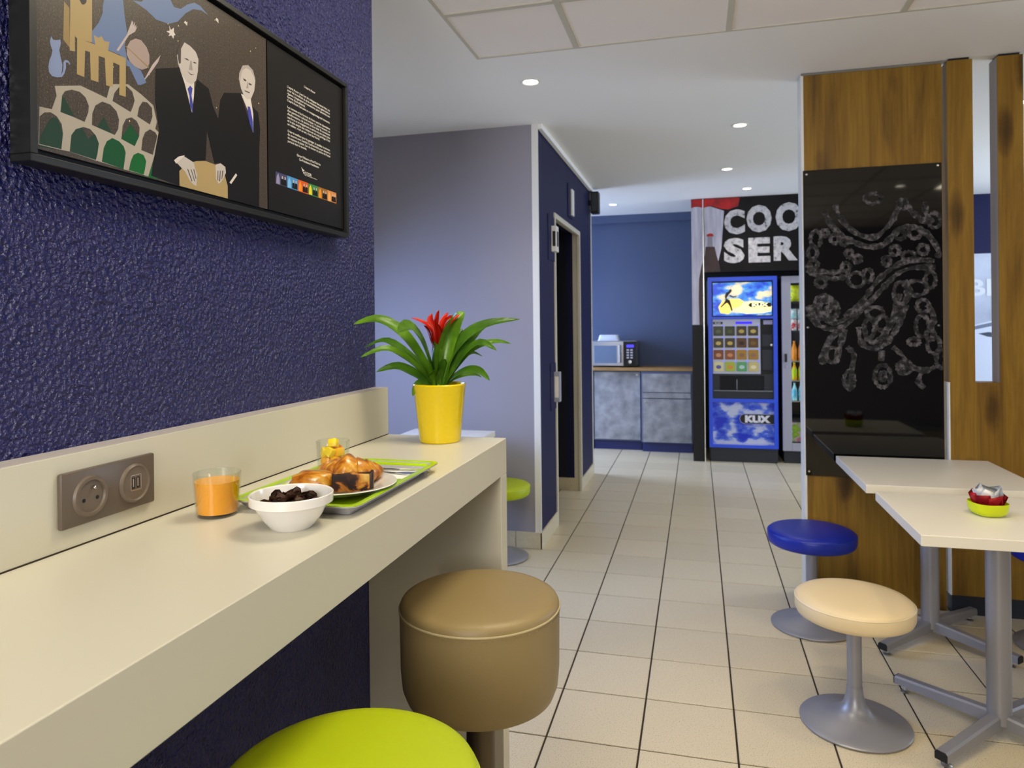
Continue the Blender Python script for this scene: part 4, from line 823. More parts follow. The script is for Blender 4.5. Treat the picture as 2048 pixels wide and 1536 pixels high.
# ------------------------------------------------------------------ tables
M_top = mat('white_table_laminate', '#dcd6c8', .35, spec=.5)
def table(label, x0, x1, y0, y1, cx, cy, z=.72):
    t = thing('cafe_table', label, 'table', (cx, cy, 0), group='white cafe tables')
    obj('tabletop', box(x0-cx, x1-cx, y0-cy, y1-cy, z-.034, z, bev=.0015, seg=1), M_top, t)
    obj('column', lathe([(.036, .045), (.036, z-.045)], seg=32), M_greymetal, t, smooth=1)
    obj('mounting_plate', box(-.12, .12, -.12, .12, z-.045, z-.0345, bev=.002, seg=1), M_greymetal, t)
    for a in (45, 135, 225, 315):
        c, s_ = math.cos(math.radians(a)), math.sin(math.radians(a))
        f = lambda r, w, zz: (c*r-s_*w, s_*r+c*w, zz)
        bm = bmesh.new(); rings = []
        for r, zt, zb in ((.02, .078, .034), (.18, .066, .030), (.345, .054, .026)):
            w = .019; rings.append([bm.verts.new(f(r, p, q)) for p, q in ((-w, zb), (w, zb), (w, zt-.006), (w-.006, zt), (-w+.006, zt), (-w, zt-.006))])
        for p, q in zip(rings, rings[1:]):
            for k in range(6): bm.faces.new((p[k], p[(k+1) % 6], q[(k+1) % 6], q[k]))
        bm.faces.new(rings[0]); bm.faces.new(rings[-1])
        lg = obj('leg', bm, M_greymetal, t)
        eb = bmesh.new(); r0 = [eb.verts.new(f(.345, p, q)) for p, q in ((-.019, .026), (.019, .026), (.019, .048), (.013, .054), (-.013, .054), (-.019, .048))]; r1 = [eb.verts.new(f(.349, p, q)) for p, q in ((-.018, .027), (.018, .027), (.018, .047), (.012, .053), (-.012, .053), (-.018, .047))]
        for k in range(6): eb.faces.new((r0[k], r0[(k+1) % 6], r1[(k+1) % 6], r1[k]))
        eb.faces.new(r1); obj('end_cap', eb, M_black, lg)
        gb = lathe([(0, 0), (.014, 0), (.016, .004), (.006, .010), (.005, .028)], seg=16)
        for v in gb.verts: v.co += Vector(f(.315, 0, 0))
        obj('glide', gb, M_steel, lg, smooth=1)
table('white square cafe table with the sachet bowl on top', .648, 1.250, 2.378, 2.945, .950, 2.655)
table('white square cafe table pushed up to the black chandelier panel', .640, 1.285, 3.062, 3.690, .962, 3.410)
table('white cafe table in the alcove behind the potted plant', -1.70, -1.184, 3.55, 4.08, -1.63, 3.80, z=.73)

# sachet bowl
SX, SY, SZ = .930, 2.675, .72
sbw = lathe([(0, .0), (.038, 0), (.048, .005), (.055, .016), (.058, .034), (.0565, .0345), (.053, .018), (.045, .008), (0, .004)], seg=44)
for v in sbw.verts:
    v.co.z *= 1.25; a = math.atan2(v.co.y, v.co.x); k = 1-.05*math.cos(4*(a-yaw)); v.co.x *= k; v.co.y *= k
tag(obj('sachet_bowl', sbw, M_limebowl, None, (SX, SY, SZ), smooth=1), 'small lime plastic bowl of sachets on the white table', 'bowl')
def sachet_mesh(m, nm):
    bm = bmesh.new(); rows = []
    for i in range(5):
        for j in range(4): rows.append(bm.verts.new(((i-2)*.0115, (j-1.5)*.014, .004*math.cos((i-2)*.7)*math.cos((j-1.5)*.9))))
    for i in range(4):
        for j in range(3): bm.faces.new((rows[i*4+j], rows[i*4+j+1], rows[i*4+j+5], rows[i*4+j+4]))
    bmesh.ops.solidify(bm, geom=bm.faces[:], thickness=.003); finish(bm, 60)
    me = bpy.data.meshes.new(nm); bm.to_mesh(me); bm.free(); me.materials.append(m); return me
sr, sw = sachet_mesh(M_redp, 'red_sachet'), sachet_mesh(M_paper, 'white_sachet')
rs = random.Random(4)
for k in range(8):
    a = 2*math.pi*k/8+.2
    tag(obj('red_sachet', sr, None, None, (SX+.043*math.cos(a), SY+.043*math.sin(a), SZ+.052+rs.uniform(-.003, .003)), (math.radians(108), rs.uniform(-.3, .3), a+math.pi/2)), 'red paper sugar sachet standing at the lime bowl rim', 'sachet', 'red sachets in the lime bowl')
for k in range(12):
    a = 2*math.pi*k/8+.5; rr = .032 if k < 8 else .012
    tag(obj('white_sachet', sw, None, None, (SX+rr*math.cos(a), SY+rr*math.sin(a), SZ+.067+rs.uniform(-.003, .006)), (math.radians(100), rs.uniform(-.5, .5), a+math.pi/2+rs.uniform(-.5, .5))), 'white paper sachet heaped in the lime bowl', 'sachet', 'white sachets in the lime bowl')

# ------------------------------------------------------------------ wood column with black panel, slat screen
cw = struct('wall_column', box(.515, 1.115, 3.74, 3.845, 0, CEIL), M_white, 'white core of the oak clad column')
obj('oak_panel', box(.507, 1.122, 3.728, 3.74, 2.112, CEIL-.004), M_wood, cw); obj('oak_panel', box(.507, 1.122, 3.728, 3.74, .0, .612), M_wood, cw); obj('oak_panel', box(.507, 1.122, 3.734, 3.74, .612, 2.112), M_wood, cw)
obj('edge_strip', box(.503, .515, 3.726, 3.845, 0, CEIL-.004), M_white, cw)
obj('top_profile', box(.505, 1.122, 3.724, 3.728, CEIL-.012, CEIL-.001), mat('grey_profile', '#77746c', .5), cw)
t = thing('chandelier_panel', 'glossy black wall panel with a chalk drawn chandelier', 'wall panel', (.812, 3.728, .614))
PBX, PBZ = .812, .614
obj('panel', box(.509-PBX, 1.116-PBX, -.010, 0, 0, 2.110-PBZ, bev=.001, seg=1), mat('black_gloss_acrylic', '#020203', .04, spec=.62), t)
def chalk_mat():
    m = mat('chalk_drawing', '#6a6468', .6, spec=.3); nt, b, N, L = nodes_of(m)
    tc = N('TexCoord'); n = N('TexNoise'); n.inputs['Scale'].default_value = 55; n.inputs['Detail'].default_value = 6; r = N('ValToRGB'); ramp(r, [(.36, '#050506'), (.50, '#2c292c'), (.66, '#625c60')])
    L(tc.outputs['Object'], n.inputs['Vector']); L(n.outputs['Fac'], r.inputs[0]); L(r.outputs[0], b.inputs['Base Color']); return m
M_chalk = chalk_mat()
def add_stroke(bm, pts, w, y, rnd):
    n = len(pts); P2 = []
    for i in range(n-1):
        for q in range(4):
            f = q/4; p0, p1, p2, p3 = [Vector(pts[max(0, min(n-1, i+d))]) for d in (-1, 0, 1, 2)]
            P2.append(.5*((2*p1)+(p2-p0)*f+(2*p0-5*p1+4*p2-p3)*f*f+(-p0+3*p1-3*p2+p3)*f**3))
    P2.append(Vector(pts[-1])); prev = None
    for i, p in enumerate(P2):
        tg = (P2[min(i+1, len(P2)-1)]-P2[max(i-1, 0)])
        if tg.length < 1e-6: continue
        tg.normalize(); nn = Vector((-tg.y, tg.x))*w*(.6+.8*rnd.random())
        a, b = p+nn, p-nn
        cl = lambda q: (min(max(q.x, .512), 1.113)-PBX, y, min(max(q.y, .63), 2.10)-PBZ)
        cur = (bm.verts.new(cl(a)), bm.verts.new(cl(b)))
        if prev: bm.faces.new((prev[0], prev[1], cur[1], cur[0]))
        prev = cur
rk = random.Random(2)
for k, pts in enumerate(STROKES):
    bm = bmesh.new(); add_stroke(bm, pts, .0125 if len(pts) != 11 else .0092, -.0102-.00001*k, rk)
    obj('chalk_line', bm, M_chalk, t)
for x, z in ((1.099, 2.097), (.525, 2.09), (.524, 1.340), (1.097, 1.345), (.523, .635), (1.097, .635)):
    bm = lathe([(0, .004), (.005, .0035), (.0065, .0015), (.0065, 0)], seg=16)
    for v in bm.verts: v.co = Vector((v.co.x+x-PBX, -.010-v.co.z, v.co.y+z-PBZ))
    obj('screw_cap', bm, M_chrome, t, smooth=1)
sc = thing('slat_screen', 'oak half-height partition with upright slats up to the ceiling', 'partition', (1.62, 3.75, 0))
S0 = 1.62
obj('oak_board', box(1.136-S0, 1.72-S0, -.05, .045, .088, 1.079), M_wood, sc); obj('oak_board', box(1.722-S0, 2.30-S0, -.05, .045, .088, 1.079), M_wood, sc)
obj('edge_strip', box(1.130-S0, 1.136-S0, -.051, .045, .088, 1.079), M_white, sc); obj('plinth', box(1.136-S0, 2.30-S0, -.048, .04, 0, .088), M_dark, sc)
for k in range(5):
    x0 = 1.137+.204*k
    p = obj('slat', box(x0-S0, x0+.104-S0, -.05, -.044, 1.079, CEIL-.012), M_wood, sc)
    obj('slat_core', box(x0+.0015-S0, x0+.1025-S0, -.044, .045, 1.079, CEIL-.012), mat('grey_slat_side', '#9a9698', .5) if k else M_wood, p); obj('gap_shade_block', box(x0+.01-S0, x0+.094-S0, -.04, .03, CEIL-.012, CEIL-.001), M_black, p)  # black block stands in for the shade of the gap under the ceiling

# ------------------------------------------------------------------ mural above the machines
MX, MZ = .9, 1.862
mu = thing('drinks_mural', 'black printed mural with a cola bottle above the vending machine', 'mural', (MX, 7.2, MZ))
MF = lambda a, b, d: (a-MX, -d, b-MZ)
M_mblack = noise_mat('mural_black', 3, [(.3, '#060506'), (.7, '#1a1516')], .5, spec=.25)
obj('board', box(.06-MX, 2.2-MX, .0, .05, 0, CEIL-.004-MZ), M_mblack, mu); obj('side_board', box(-.05-MX, .058-MX, .0, .05, 1.347-MZ, CEIL-.004-MZ), M_mblack, mu)
M_ice = noise_mat('mural_white', 9, [(.3, '#a9a6b8'), (.7, '#cfccd8')], .5, stretch=(3, 1, .4)); M_mred = noise_mat('mural_red', 9, [(.35, '#8a0a10'), (.6, '#c81414')], .5); M_cola = noise_mat('mural_cola', 8, [(.3, '#1a0a0a'), (.7, '#3c1a1c')], .4)
def pr(nm, pts, m, ly, holes=[]): return obj(nm, add_flat(bmesh.new(), [pts]+holes, MF, .0004*ly), m, mu)
pr('white_drape_print', [(-.049, 1.348), (.057, 1.348), (.057, 2.51), (-.049, 2.51)], M_ice, 1)
pr('white_drape_print', [(.073, 1.90), (.20, 1.95), (.235, 2.10), (.262, 2.46), (.13, 2.51), (.073, 2.50)], M_ice, 1)
pr('red_cloth_print', [(-.049, 2.50), (.0, 2.515), (.057, 2.50), (.057, 2.583), (-.049, 2.583)], M_mred, 2)
pr('red_cloth_print', [(.073, 2.50), (.14, 2.515), (.22, 2.485), (.30, 2.47), (.395, 2.50), (.41, 2.583), (.073, 2.583)], M_mred, 2)
pr('cola_bottle_print', [(.02, 1.348), (.015, 1.60), (.02, 1.80), (.045, 1.93), (.057, 1.97), (.057, 1.348)], M_cola, 3)
pr('cola_bottle_print', [(.073, 1.866), (.073, 2.0), (.085, 2.115), (.17, 2.112), (.19, 2.02), (.215, 1.93), (.225, 1.866)], M_cola, 3)
pr('bottle_neck_print', [(.100, 2.112), (.155, 2.112), (.15, 2.19), (.155, 2.215), (.103, 2.215), (.105, 2.19)], mat('mural_neck', '#8f8c98', .5), 3)
pr('bottle_cap_print', [(.095, 2.215), (.163, 2.215), (.155, 2.24), (.125, 2.245), (.10, 2.235)], M_mred, 4)
def grunge():
    m = mat('distressed_white_print', '#cfcbd0', .6); nt, b, N, L = nodes_of(m)
    tc = N('TexCoord'); n = N('TexNoise'); n.inputs['Scale'].default_value = 26; n.inputs['Detail'].default_value = 5; n.inputs['Roughness'].default_value = .65; r = N('ValToRGB'); ramp(r, [(.34, '#161214'), (.40, '#b8b4b8'), (.7, '#e4e0e0')])
    L(tc.outputs['Object'], n.inputs['Vector']); L(n.outputs['Fac'], r.inputs[0]); L(r.outputs[0], b.inputs['Base Color']); return m
M_gr = grunge()
for ch, x0, x1, z0, z1 in (('C', .262, .455, 2.225, 2.468), ('O', .470, .700, 2.235, 2.500), ('O', .735, .975, 2.235, 2.512), ('L', 1.01, 1.19, 2.235, 2.5), ('S', .256, .450, 1.945, 2.190), ('E', .485, .685, 1.945, 2.185), ('R', .715, .930, 1.955, 2.190), ('V', .94, 1.17, 1.955, 2.19), ('I', 1.2, 1.25, 1.955, 2.19), ('C', 1.28, 1.47, 1.955, 2.19), ('E', 1.5, 1.69, 1.955, 2.19)):
    obj('mural_letter', add_text(bmesh.new(), ch, MF, width=x1-x0, height=z1-z0, a0=x0, b0=z0, bold=.055, th=.003), M_gr, mu)

# ------------------------------------------------------------------ drinks vending machine
VX, VY = .425, 7.24
vm = thing('vending_machine', 'blue hot drinks vending machine with lit sky picture and drink buttons', 'vending machine', (VX, VY, 0))
VF = lambda a, b, d: (a-VX, -d, b)
M_vblue = mat('machine_blue', '#2c52dc', .35)
def vb(nm, x0, x1, z0, z1, d0, d1, m, par=None, bev=.0): return obj(nm, box(x0-VX, x1-VX, -d1, -d0, z0, z1, bev=bev, seg=1), m, par or vm)
obj('body', box(.103-VX, .745-VX, .03, .68, .02, 1.80), M_dark, vm)
fr = bmesh.new()
for q in ((.103, .138, .14, 1.812), (.708, .745, .14, 1.812), (.138, .708, 1.772, 1.812), (.138, .708, 1.402, 1.424), (.138, .708, .585, .62), (.138, .708, .14, .17)): add_box(fr, q[0]-VX, q[1]-VX, -.02, .03, q[2], q[3])
obj('front_frame', fr, M_vblue, vm)
vb('plinth', .112, .737, 0, .138, -.02, .0, M_dark, bev=.003)
def sky_mat(name, emit):
    m = mat(name, '#1c3fc0', .3); nt, b, N, L = nodes_of(m)
    tc = N('TexCoord'); mp = N('Mapping'); mp.inputs['Scale'].default_value = (1, 1, 1.7); n = N('TexNoise'); n.inputs['Scale'].default_value = 5.2; n.inputs['Detail'].default_value = 6; n.inputs['Roughness'].default_value = .5
    mp.inputs['Location'].default_value = (.35, 0, .2)
    r = N('ValToRGB'); ramp(r, [(.42, '#0a2cc0'), (.50, '#4a6cd8'), (.56, '#b8c0e0'), (.75, '#ccccdf')] if not emit else [(.40, '#1c46c8'), (.5, '#4a98e0'), (.57, '#e8dcb8'), (.72, '#fff0c0')])
    L(tc.outputs['Object'], mp.inputs[0]); L(mp.outputs[0], n.inputs['Vector']); L(n.outputs['Fac'], r.inputs[0]); L(r.outputs[0], b.inputs['Base Color'])
    if emit: L(r.outputs[0], b.inputs['Emission Color']); b.inputs['Emission Strength'].default_value = emit
    return m
scn = vb('picture_screen', .138, .708, 1.424, 1.772, -.02, -.004, M_black)
pic = vb('sky_picture', .150, .698, 1.434, 1.758, -.004, .000, sky_mat('lit_sky_picture', .55), scn)
def E(nm, c, s): 
    m = mat(nm, c, .4); m.node_tree.nodes['Principled BSDF'].inputs['Emission Color'].default_value = lin(c)+(1,); m.node_tree.nodes['Principled BSDF'].inputs['Emission Strength'].default_value = s; return m
M_glow = E('lit_cloud_glow', '#fff2a0', 1.0)
obj('glow_cloud', add_flat(bmesh.new(), [[(.40, 1.47), (.43, 1.53), (.47, 1.555), (.53, 1.575), (.60, 1.57), (.67, 1.55), (.697, 1.52), (.69, 1.47), (.60, 1.455), (.46, 1.45)]], VF, .002), M_glow, scn)
obj('glow_cloud', add_flat(bmesh.new(), [[(.22, 1.46), (.20, 1.52), (.24, 1.58), (.32, 1.60), (.40, 1.60), (.44, 1.57), (.40, 1.52), (.33, 1.50), (.30, 1.45)]], VF, .002), E('lit_cloud_warm', '#ffe070', .8), scn)
obj('screen_logo', add_flat(bmesh.new(), [[(.50, 1.515), (.48, 1.535), (.50, 1.556), (.69, 1.556), (.69, 1.515)]], VF, .004), mat('logo_black', '#15120c', .5), scn)
obj('screen_lettering', add_text(bmesh.new(), 'KLIX', VF, width=.15, height=.034, a0=.515, b0=1.519, bold=.06, th=.006), E('lit_letters', '#fff6c0', .9), scn)
M_run = mat('runner_silhouette', '#3a2a18', .6)
obj('runner_print', add_flat(bmesh.new(), [[(.262, 1.625), (.275, 1.66), (.30, 1.672), (.31, 1.69), (.325, 1.695), (.328, 1.675), (.318, 1.662), (.30, 1.64), (.285, 1.62), (.278, 1.60), (.31, 1.585), (.325, 1.53), (.335, 1.485), (.322, 1.483), (.308, 1.53), (.285, 1.562), (.262, 1.548), (.228, 1.515), (.222, 1.523), (.255, 1.562), (.27, 1.59), (.266, 1.61)]], VF, .004), M_run, scn)
obj('runner_arm_print', add_flat(bmesh.new(), [[(.312, 1.64), (.34, 1.622), (.375, 1.628), (.37, 1.618), (.338, 1.611), (.305, 1.628)]], VF, .004), M_run, scn)
bpn = vb('selection_panel', .142, .590, .862, 1.402, -.02, .004, mat('pale_panel_plastic', '#b9bccc', .4), bev=.004)
rows = [['#2a3020', '#263018', '#3a2c18', '#3a3020'], ['#33291a', '#33291a', '#5a3410', '#5e3a14'], ['#7a3a18', '#8a4a28', '#a87a20', '#a87a24'], ['#d8d098', '#a8b838', '#58a060', '#c8b878']]
motif = [['#5a6238', '#4a5228', '#b8a050', '#c0a858'], ['#c8b060', '#c8a850', '#2a1608', '#7a5a28'], ['#c89068', '#c88858', '#8a6048', '#90685a'], ['#5858a0', '#e08838', '#b8d0d0', '#e8dcb0']]
for i in range(4):
    for j in range(4):
        x0, z1 = .152+j*.1085, 1.330-i*.1165
        bt = vb('drink_button', x0, x0+.092, z1-.092, z1, .004, .008, mat('button_%d%d' % (i, j), rows[i][j], .35), bpn, bev=.004)
        x_, z_ = x0+.046, z1-.05
        obj('button_picture', add_flat(bmesh.new(), [[(x_+.026*math.cos(q*math.pi/5), z_+.019*math.sin(q*math.pi/5)) for q in range(10)]], VF, .0095), mat('button_pic_%d%d' % (i, j), motif[i][j], .4), bpn)
        obj('button_led', add_flat(bmesh.new(), [[(x0+.084, z1-.002), (x0+.098, z1-.002), (x0+.098, z1+.012), (x0+.084, z1+.012)]], VF, .006), E('led_blue', '#7070ff', .7), bpn)
vb('status_display', .362, .515, 1.352, 1.374, .004, .007, E('status_blue', '#3018e0', .8), bpn)
lg = vb('panel_logo', .150, .240, 1.352, 1.374, .004, .006, M_black, bpn, bev=.0)
obj('panel_lettering', add_text(bmesh.new(), 'KLIX', VF, width=.06, height=.016, a0=.165, b0=1.355, bold=.04, th=.007), mat('panel_letter', '#c8c8d0', .5), bpn)
cp = vb('coin_panel', .592, .708, .862, 1.402, -.02, .003, M_black)
vb('coin_label', .618, .702, 1.345, 1.385, .003, .006, mat('coin_label_grey', '#9a96b8', .4), cp); vb('keypad', .605, .700, 1.13, 1.25, .003, .006, M_dark, cp, bev=.003); vb('coin_slot_plate', .605, .700, .90, 1.10, .003, .006, M_dark, cp, bev=.003)
bm = lathe([(0, .016), (.012, .015), (.016, .008), (.016, 0)], seg=20)
for v in bm.verts: v.co = Vector((v.co.x+.692-VX, -.003-v.co.z, v.co.y+1.145))
obj('coin_return', bm, M_chrome, cp, smooth=1)
cb2 = bmesh.new()
for q in ((.138, .205, .62, .862), (.62, .708, .62, .862), (.205, .62, .62, .70), (.205, .62, .845, .862)): add_box(cb2, q[0]-VX, q[1]-VX, -.004, .03, q[2], q[3])
dh = obj('cup_station', cb2, M_dark, vm); vb('cup_hatch', .215, .61, .705, .840, -.015, -.010, mat('smoked_hatch', '#0e1218', .12), dh); vb('drip_shelf', .15, .70, .694, .702, .004, .012, mat('shelf_grey', '#7a8088', .35), dh); vb('hatch_bar', .365, .373, .705, .81, -.010, -.006, mat('shelf_grey', '#7a8088', .35), dh)
lp = vb('sky_panel', .138, .708, .17, .585, -.02, -.002, sky_mat('sky_print', 0))
obj('panel_logo', add_flat(bmesh.new(), [[(.435, .38), (.405, .393), (.393, .425), (.405, .457), (.435, .470), (.707, .470), (.707, .38)]], VF, .002), mat('logo_black', '#15120c', .5), lp)
obj('panel_logo_rim', add_flat(bmesh.new(), [[(.432, .374), (.400, .389), (.387, .425), (.400, .461), (.432, .476), (.707, .476), (.707, .374)]], VF, .001), mat('logo_rim', '#9098c8', .4), lp)
obj('logo_lettering', add_text(bmesh.new(), 'KLIX', VF, width=.235, height=.072, a0=.440, b0=.389, bold=.07, th=.004), mat('logo_letters', '#dcdce8', .45), lp)
vb('logo_tagline', .455, .60, .352, .362, -.002, .002, mat('tagline_grey', '#8a94d0', .45), lp)

# ------------------------------------------------------------------ display fridge and its contents
FX, FYY = 1.12, 7.26
fg = thing('display_fridge', 'silver framed glass door drinks fridge beside the vending machine', 'fridge', (FX, FYY, 0))
def fb_(nm, x0, x1, y0, y1, z0, z1, m, par=None, bev=0.): return obj(nm, box(x0-FX, x1-FX, y0, y1, z0, z1, bev=bev, seg=1), m, par or fg)
M_silver = mat('silver_grey_plastic', '#a5a5b4', .35)
cab = bmesh.new()
for q in ((.79, .81, .04, .65, .12, 1.81), (1.43, 1.45, .04, .65, .12, 1.81), (.81, 1.43, .04, .65, 1.79, 1.81), (.81, 1.43, .04, .65, .12, .15), (.81, 1.43, .63, .65, .15, 1.79)): add_box(cab, q[0]-FX, q[1]-FX, q[2], q[3], q[4], q[5])
obj('cabinet', cab, M_dark, fg)
dfr = bmesh.new()
for q in ((.788, .872, .12, 1.81), (1.368, 1.452, .12, 1.81), (.872, 1.368, 1.742, 1.81), (.872, 1.368, .12, .195)): add_box(dfr, q[0]-FX, q[1]-FX, 0, .04, q[2], q[3], bev=.003, seg=1)
dd = obj('door', dfr, M_silver, fg); fb_('pane', .872, 1.368, .015, .02, .195, 1.742, M_glass, dd)
fb_('handle', .812, .834, -.012, 0, .98, 1.06, M_dark, dd, .003); fb_('lock', .822, .832, -.010, 0, .925, .945, M_steel, dd, .002)
fb_('base', .80, 1.44, .02, .6, 0, .118, M_dark)
fb_('interior_light', .815, .835, .05, .07, .2, 1.75, E('fridge_tube', '#e8f4ff', 6.0))
for z in (1.565, 1.28, .99, .80, .60, .40): fb_('shelf', .812, 1.428, .06, .62, z-.012, z, M_dark if z in (1.565, 1.28, .40) else M_steel)
fb_('food_picture', .875, 1.365, .05, .06, .205, .39, noise_mat('food_print', 14, [(.35, '#a8687a'), (.5, '#c8a8b0'), (.56, '#6aa018'), (.68, '#98b820')], .4))
def bottle_me(nm, m, h, r): 
    bm = lathe([(0, 0), (r*.9, 0), (r, h*.04), (r, h*.55), (r*.92, h*.62), (r*.5, h*.82), (r*.38, h*.86), (r*.38, h*.93), (r*.45, h*.93), (r*.45, h), (0, h)], seg=20); finish(bm, 1); me = bpy.data.meshes.new(nm); bm.to_mesh(me); bm.free(); me.materials.append(m); return me
def can_me(nm, m, h, r):
    bm = lathe([(0, .003), (r*.8, 0), (r, h*.06), (r, h*.9), (r*.82, h*.985), (r*.8, h), (r*.76, h*.98), (0, h*.98)], seg=20); finish(bm, 1); me = bpy.data.meshes.new(nm); bm.to_mesh(me); bm.free(); me.materials.append(m); return me
def bag_me(nm, m, h, w):
    bm = bmesh.new(); g = []
    for i in range(6):
        for j in range(7):
            u, v = i/5*2-1, j/6*2-1; th = .022*(1-u*u)**.5*(1-v*v)**.5
            g.append((bm.verts.new((u*w/2, -th-.001, (v+1)/2*h)), bm.verts.new((u*w/2, th+.001, (v+1)/2*h))))
    for i in range(5):
        for j in range(6):
            a, b, c, d = i*7+j, (i+1)*7+j, (i+1)*7+j+1, i*7+j+1
            bm.faces.new((g[a][0], g[b][0], g[c][0], g[d][0])); bm.faces.new((g[a][1], g[d][1], g[c][1], g[b][1]))
    for i in range(5):
        for j in (0, 6): a, b = i*7+j, (i+1)*7+j; bm.faces.new((g[a][0], g[a][1], g[b][1], g[b][0]))
    for j in range(6):
        for i in (0, 5): a, b = i*7+j, i*7+j+1; bm.faces.new((g[a][0], g[a][1], g[b][1], g[b][0]))
    finish(bm, 60); me = bpy.data.meshes.new(nm); bm.to_mesh(me); bm.free(); me.materials.append(m); return me
M_bagy = noise_mat('yellow_bag', 30, [(.4, '#b8c800'), (.55, '#e0e010'), (.66, '#509060')], .3); M_bagb = noise_mat('blue_white_bag', 28, [(.4, '#7ab0b8'), (.55, '#c8d8dc'), (.68, '#d88070')], .3); M_canr = noise_mat('red_white_can', 22, [(.42, '#b01020'), (.52, '#d0c8c8')], .3)
M_bo = mat('orange_drink', '#d8841c', .2); M_bg = noise_mat('lime_drink', 16, [(.4, '#a8c800'), (.6, '#e8a010')], .2); M_bb = noise_mat('blue_water', 16, [(.4, '#58a8c8'), (.6, '#a8e0e8')], .2)
fd = [(bag_me('snack_bag', M_bagy, .16, .088), 'snack_bag', 'bright yellow snack bag on the top fridge shelf', 'snack bag', 1.565, .09), (bag_me('snack_bag', M_bagb, .10, .055), 'snack_bag', 'blue and white snack pouch standing on the fridge cans', 'snack bag', 1.395, .06),
      (can_me('drink_can', M_canr, .112, .027), 'drink_can', 'red and white drink can on the second fridge shelf', 'can', 1.28, .06), (bottle_me('juice_bottle', M_bo, .19, .026), 'juice_bottle', 'orange juice bottle on the middle fridge shelf', 'bottle', .99, .06),
      (bottle_me('soda_bottle', M_bg, .17, .026), 'soda_bottle', 'lime green soda bottle on the fridge shelf under the juice', 'bottle', .80, .06), (bottle_me('water_bottle', M_bb, .17, .026), 'water_bottle', 'pale blue water bottle on the lowest fridge shelf', 'bottle', .60, .06)]
for me, nm, lb, ct, z, pitch in fd:
    for k in range(3): tag(obj(nm, me, None, None, (.912+(pitch-.06)*.4+k*pitch, FYY+.115, z+.0005)), lb, ct, lb.split(' on ')[0]+'s in the fridge')

# ------------------------------------------------------------------ kitchenette
M_conc = noise_mat('concrete_laminate', 9, [(.3, '#77797f'), (.5, '#92949a'), (.7, '#aaacb2')], .5, detail=6)
M_cabedge = mat('cabinet_grey_blue', '#5c6684', .5); M_plinth = mat('cabinet_plinth_blue', '#26306a', .5)
def cabinet(label, x0, x1, yf, fronts, z1=.858):
    c = (x0+x1)/2; t = thing('base_cabinet', label, 'cabinet', (c, yf, 0), group='kitchenette cabinets')
    obj('carcass', box(x0-c, x1-c, .0, .35, .10, z1), M_cabedge, t); obj('plinth', box(x0+.004-c, x1-.004-c, .03, .34, 0, .098), M_plinth, t)
    for nm, a0, a1, b0, b1 in fronts:
        d = obj(nm, box(a0-c, a1-c, -.019, -.001, b0, b1, bev=.001, seg=1), M_conc, t)
        if nm == 'door':
            kx = a1-.03 if x0 < -.8 else a0+.03
            bm = lathe([(0, .012), (.008, .012), (.009, .008), (.005, .0)], seg=14)
            for v in bm.verts: v.co = Vector((v.co.x+kx-c, -.019-v.co.z, v.co.y+b1-.03))
            obj('knob', bm, M_steel, d, smooth=1)
    return t
cabinet('grey concrete look base cabinet with one tall door under the microwave', -1.105, -.590, 7.69, [('door', -1.093, -.603, .115, .845)])
cabinet('grey concrete look base cabinet with a drawer above a door', -.586, -.055, 7.62, [('drawer', -.572, -.075, .638, .832), ('rail', -.572, -.075, .575, .630), ('door', -.572, -.070, .108, .565)])
cabinet('grey concrete look base cabinet beyond the navy wall end', -1.72, -1.109, 7.69, [('door', -1.71, -1.12, .115, .845)])
tag(obj('wood_worktop', box(-1.75, -.052, 7.605, 8.045, .862, .892, bev=.002, seg=1), noise_mat('beech_worktop', 8, [(.3, '#8a6a40'), (.7, '#b08c58')], .4, stretch=(.6, 6, 6)), None), 'pale wooden worktop over the kitchenette cabinets', 'worktop')
WX, WY, WZ = -.895, 7.70, .893
mw = thing('microwave_oven', 'silver microwave oven on the wooden worktop', 'microwave', (WX, WY, WZ))
obj('body', box(-.245, .255, .02, .34, .012, .285, bev=.006), mat('microwave_silver', '#b4b4ba', .3, metal=.7), mw)
md = obj('door', box(-.243, .115, -.002, .019, .016, .280, bev=.003), mat('microwave_silver', '#b4b4ba', .3, metal=.7), mw)
obj('window', box(-.20, .045, -.0045, -.002, .045, .235), mat('microwave_window', '#6a7c98', .12), md); obj('handle', box(.068, .100, -.020, -.002, .05, .245, bev=.006), M_chrome, md)
mp_ = obj('control_panel', box(.118, .253, -.002, .019, .016, .280, bev=.003), M_black, mw)
obj('display', box(.150, .228, -.0045, -.002, .215, .245), E('microwave_display', '#4038e0', 1.2), mp_)
for i in range(4):
    for j in range(2): obj('button', box(.150+j*.04, .176+j*.04, -.0045, -.002, .180-i*.028, .196-i*.028, bev=.001, seg=1), mat('microwave_button', '#b8b8c4', .4), mp_)
bm = lathe([(0, .014), (.018, .013), (.021, .0)], seg=24)
for v in bm.verts: v.co = Vector((v.co.x+.186, -.002-v.co.z, v.co.y+.058))
obj('dial', bm, M_steel, mp_, smooth=1)
for x in (-.22, .23):
    for y in (.04, .31): obj('foot', box(x-.012, x+.012, y-.012, y+.012, 0, .0125), M_black, mw)
tb = bmesh.new(); r0 = rrect(.125, .075, .03); r1 = rrect(.105, .06, .03)
a = [tb.verts.new((x, y, 0)) for x, y in r0]; b = [tb.verts.new((x, y, .008)) for x, y in r0]; c = [tb.verts.new((x*.95, y*.95, .010)) for x, y in r0]; d = [tb.verts.new((x, y, .062)) for x, y in r1]; e = [tb.verts.new((x*.9, y*.9, .066)) for x, y in r1]
for p, q in ((a, b), (b, c), (c, d), (d, e)):
    for i in range(len(p)): tb.faces.new((p[i], p[(i+1) % len(p)], q[(i+1) % len(p)], q[i]))
